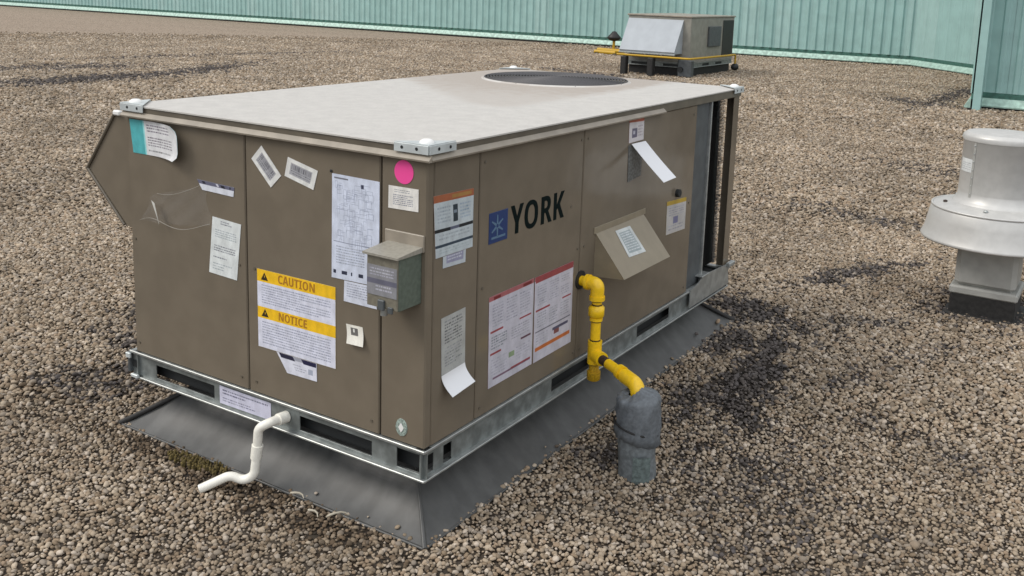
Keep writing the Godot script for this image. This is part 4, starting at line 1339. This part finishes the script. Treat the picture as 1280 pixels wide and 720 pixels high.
func build_roof():
	rn.seed = 4
	rn.frequency = 0.35
	rn.fractal_octaves = 4
	# one sheet, finer near the unit, out past the far walls; vertex colours carry the bitumen stains
	var xs = []
	var zs = []
	var v = -90.0
	while v < 60.0:
		xs.append(v)
		v += 0.07 if v > -2.5 and v < 1.6 else (0.25 if v > -15.0 and v < 4.0 else 5.0)
	v = -60.0
	while v < 30.0:
		zs.append(v)
		v += 0.07 if v > -4.0 and v < 0.5 else (0.25 if v > -21.0 and v < 2.0 else 5.0)
	var verts := PackedVector3Array()
	var cols := PackedColorArray()
	var nrm := PackedVector3Array()
	var idx := PackedInt32Array()
	for z in zs:
		for x in xs:
			verts.append(Vector3(x, 0, z))
			nrm.append(Vector3.UP)
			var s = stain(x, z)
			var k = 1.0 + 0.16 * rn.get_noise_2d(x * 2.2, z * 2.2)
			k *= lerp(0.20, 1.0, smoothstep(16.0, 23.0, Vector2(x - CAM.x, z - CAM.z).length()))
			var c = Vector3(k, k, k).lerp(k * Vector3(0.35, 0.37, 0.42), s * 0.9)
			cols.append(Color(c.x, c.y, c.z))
	var nx = xs.size()
	for j in zs.size() - 1:
		for i in nx - 1:
			var a = j * nx + i
			idx.append_array(PackedInt32Array([a, a + 1, a + nx, a + 1, a + nx + 1, a + nx]))
	var arr = []
	arr.resize(Mesh.ARRAY_MAX)
	arr[Mesh.ARRAY_VERTEX] = verts
	arr[Mesh.ARRAY_NORMAL] = nrm
	arr[Mesh.ARRAY_COLOR] = cols
	arr[Mesh.ARRAY_INDEX] = idx
	var mesh := ArrayMesh.new()
	mesh.add_surface_from_arrays(Mesh.PRIMITIVE_TRIANGLES, arr)
	var m := StandardMaterial3D.new()
	m.vertex_color_use_as_albedo = true
	m.albedo_color = lin(0.38, 0.32, 0.26)
	m.roughness = 0.9
	m.metallic_specular = 0.25
	var cell := FastNoiseLite.new()
	cell.noise_type = FastNoiseLite.TYPE_CELLULAR
	cell.cellular_return_type = FastNoiseLite.RETURN_CELL_VALUE
	cell.frequency = 0.07
	cell.fractal_type = FastNoiseLite.FRACTAL_NONE
	var t := NoiseTexture2D.new()
	t.width = 1024
	t.height = 1024
	t.seamless = true
	t.noise = cell
	var gr := Gradient.new()
	gr.offsets = PackedFloat32Array([0.0, 0.2, 0.45, 0.7, 0.9, 1.0])
	gr.colors = PackedColorArray([Color(0.5, 0.48, 0.46), Color(0.74, 0.7, 0.66), Color(0.9, 0.88, 0.86), Color(0.98, 0.97, 0.95), Color(0.82, 0.8, 0.8), Color(1, 1, 1)])
	t.color_ramp = gr
	m.albedo_texture = t
	m.uv1_triplanar = true
	m.uv1_world_triplanar = true
	m.uv1_scale = Vector3.ONE / 1.5
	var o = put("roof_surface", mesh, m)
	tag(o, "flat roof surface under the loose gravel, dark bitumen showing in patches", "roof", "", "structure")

func build_bits():
	# moss and litter along the toe of the skirt
	var g := RandomNumberGenerator.new()
	g.seed = 77
	var spots = [[-0.82, 0.075, 0.05, "ochre moss cushion at the left of the front skirt"], [-0.735, 0.06, 0.055, "brightest yellow brown moss cushion near the drain pipe's end"]]
	for s in spots:
		var st = mb()
		for k in 90:
			var a = g.randf() * TAU
			var r = sqrt(g.randf()) * s[2]
			var c = Vector3(s[0] + cos(a) * r * 1.5, 0.008 + g.randf() * 0.012, s[1] + sin(a) * r * 0.5)
			var e = g.randf_range(0.0025, 0.0055)
			lathe(st, [[e, -0.01, 1], [e * 0.9, e * 0.5, 1], [e * 0.5, e * 0.9, 1], [0.0, e, 1]], 6, c)
		var o = obj("moss", st, M.moss)
		tag(o, s[3], "moss")
	for t in [[-0.30, 0.085, "pale curved twig on the gravel in front of the skirt", 0.5], [-0.24, 0.06, "thin pale twig lying against the skirt toe", -0.7], [-0.40, 0.045, "short whitish twig below the drain pipe", 0.2]]:
		var pts = []
		for k in 7: pts.append(Vector3(t[0] + 0.05 * (k / 6.0 - 0.5) * cos(t[3]), 0.018 + 0.012 * sin(k / 6.0 * PI), t[1] + 0.05 * (k / 6.0 - 0.5) * sin(t[3]) + 0.01 * sin(k * 0.9)))
		var o = obj("twig", tube(mb(), pts, [0.002, 0.003, 0.0034, 0.0032, 0.003, 0.0024, 0.0012], 7), M.twig)
		tag(o, t[2], "twig")

# ---------------------------------------------------------------- sky
func sky_image():
	var w = 512
	var h = 256
	var n := FastNoiseLite.new()
	n.seed = 31
	n.frequency = 1.1
	n.fractal_octaves = 5
	var im := Image.create(w, h, false, Image.FORMAT_RGBF)
	for y in h:
		var el = (0.5 - (y + 0.5) / h) * PI
		for x in w:
			var az = (x + 0.5) / w * TAU
			var d = Vector3(cos(az) * cos(el), sin(el), sin(az) * cos(el))
			var v = n.get_noise_3d(d.x * 1.5, d.y * 3.0, d.z * 1.5)
			var l = (0.55 + 0.62 * max(0.0, d.y)) * (1.0 + 0.2 * v) * (1.0 + 0.5 * d.dot(Vector3(-0.83, 0.0, 0.56)))
			if d.y < 0: l = 0.30
			im.set_pixel(x, y, Color(l * 0.965, l * 0.99, l * 1.03))
	return im

func _ready():
	# camera: solved from the unit's corners; the photograph is a crop, so its lens axis sits above the middle
	var cam := Camera3D.new()
	cam.name = "camera"
	add_child(cam)
	cam.transform = Transform3D(cam_basis, CAM)
	cam.near = 0.1
	cam.far = 300.0
	cam.set_frustum(cam.near * 720.0 / PX, Vector2(-28.639 / PX * cam.near, -154.714 / PX * cam.near), cam.near, cam.far)
	cam.current = true
	# overcast sky, weak veiled sun from the front left
	var env := Environment.new()
	env.background_mode = Environment.BG_SKY
	var sky := Sky.new()
	var sm := PanoramaSkyMaterial.new()
	sm.panorama = ImageTexture.create_from_image(sky_image())
	sky.sky_material = sm
	env.sky = sky
	env.background_energy_multiplier = 1.0
	env.tonemap_mode = Environment.TONE_MAPPER_LINEAR
	env.tonemap_exposure = 1.2
	env.sdfgi_enabled = true
	env.ssao_enabled = true
	env.ssil_enabled = true
	var we := WorldEnvironment.new()
	we.name = "world_environment"
	we.environment = env
	add_child(we)
	var sun := DirectionalLight3D.new()
	sun.name = "sun"
	add_child(sun)
	sun.look_at_from_position(Vector3(-0.95, 1.15, 0.75), Vector3.ZERO)
	sun.light_energy = 0.48
	sun.light_angular_distance = 25.0
	sun.light_color = Color(1.0, 0.97, 0.93)
	sun.shadow_enabled = true
	make_materials()
	build_roof()
	build_gravel()
	build_wall(Vector2(-42.0, -20.5), Vector2(-2.85, -20.45), "long ribbed green metal wall across the back of the roof", 0.035)
	build_wall(Vector2(-2.85, -20.45), Vector2(-0.9, -18.22), "smoother pale green metal wall angling forward from the long back wall", 0.012)
	build_wall(Vector2(-1.02, -18.2), Vector2(-0.50, -12.45), "green metal wall return seen edge on at the right", 0.02)
	build_wall(Vector2(-0.50, -12.45), Vector2(7.0, -12.45), "nearest green metal wall at the far right edge of the picture", 0.02)
	build_curb()
	build_unit()
	build_drain()
	build_gas()
	build_boot()
	build_vent()
	build_far_unit()
	build_bits()
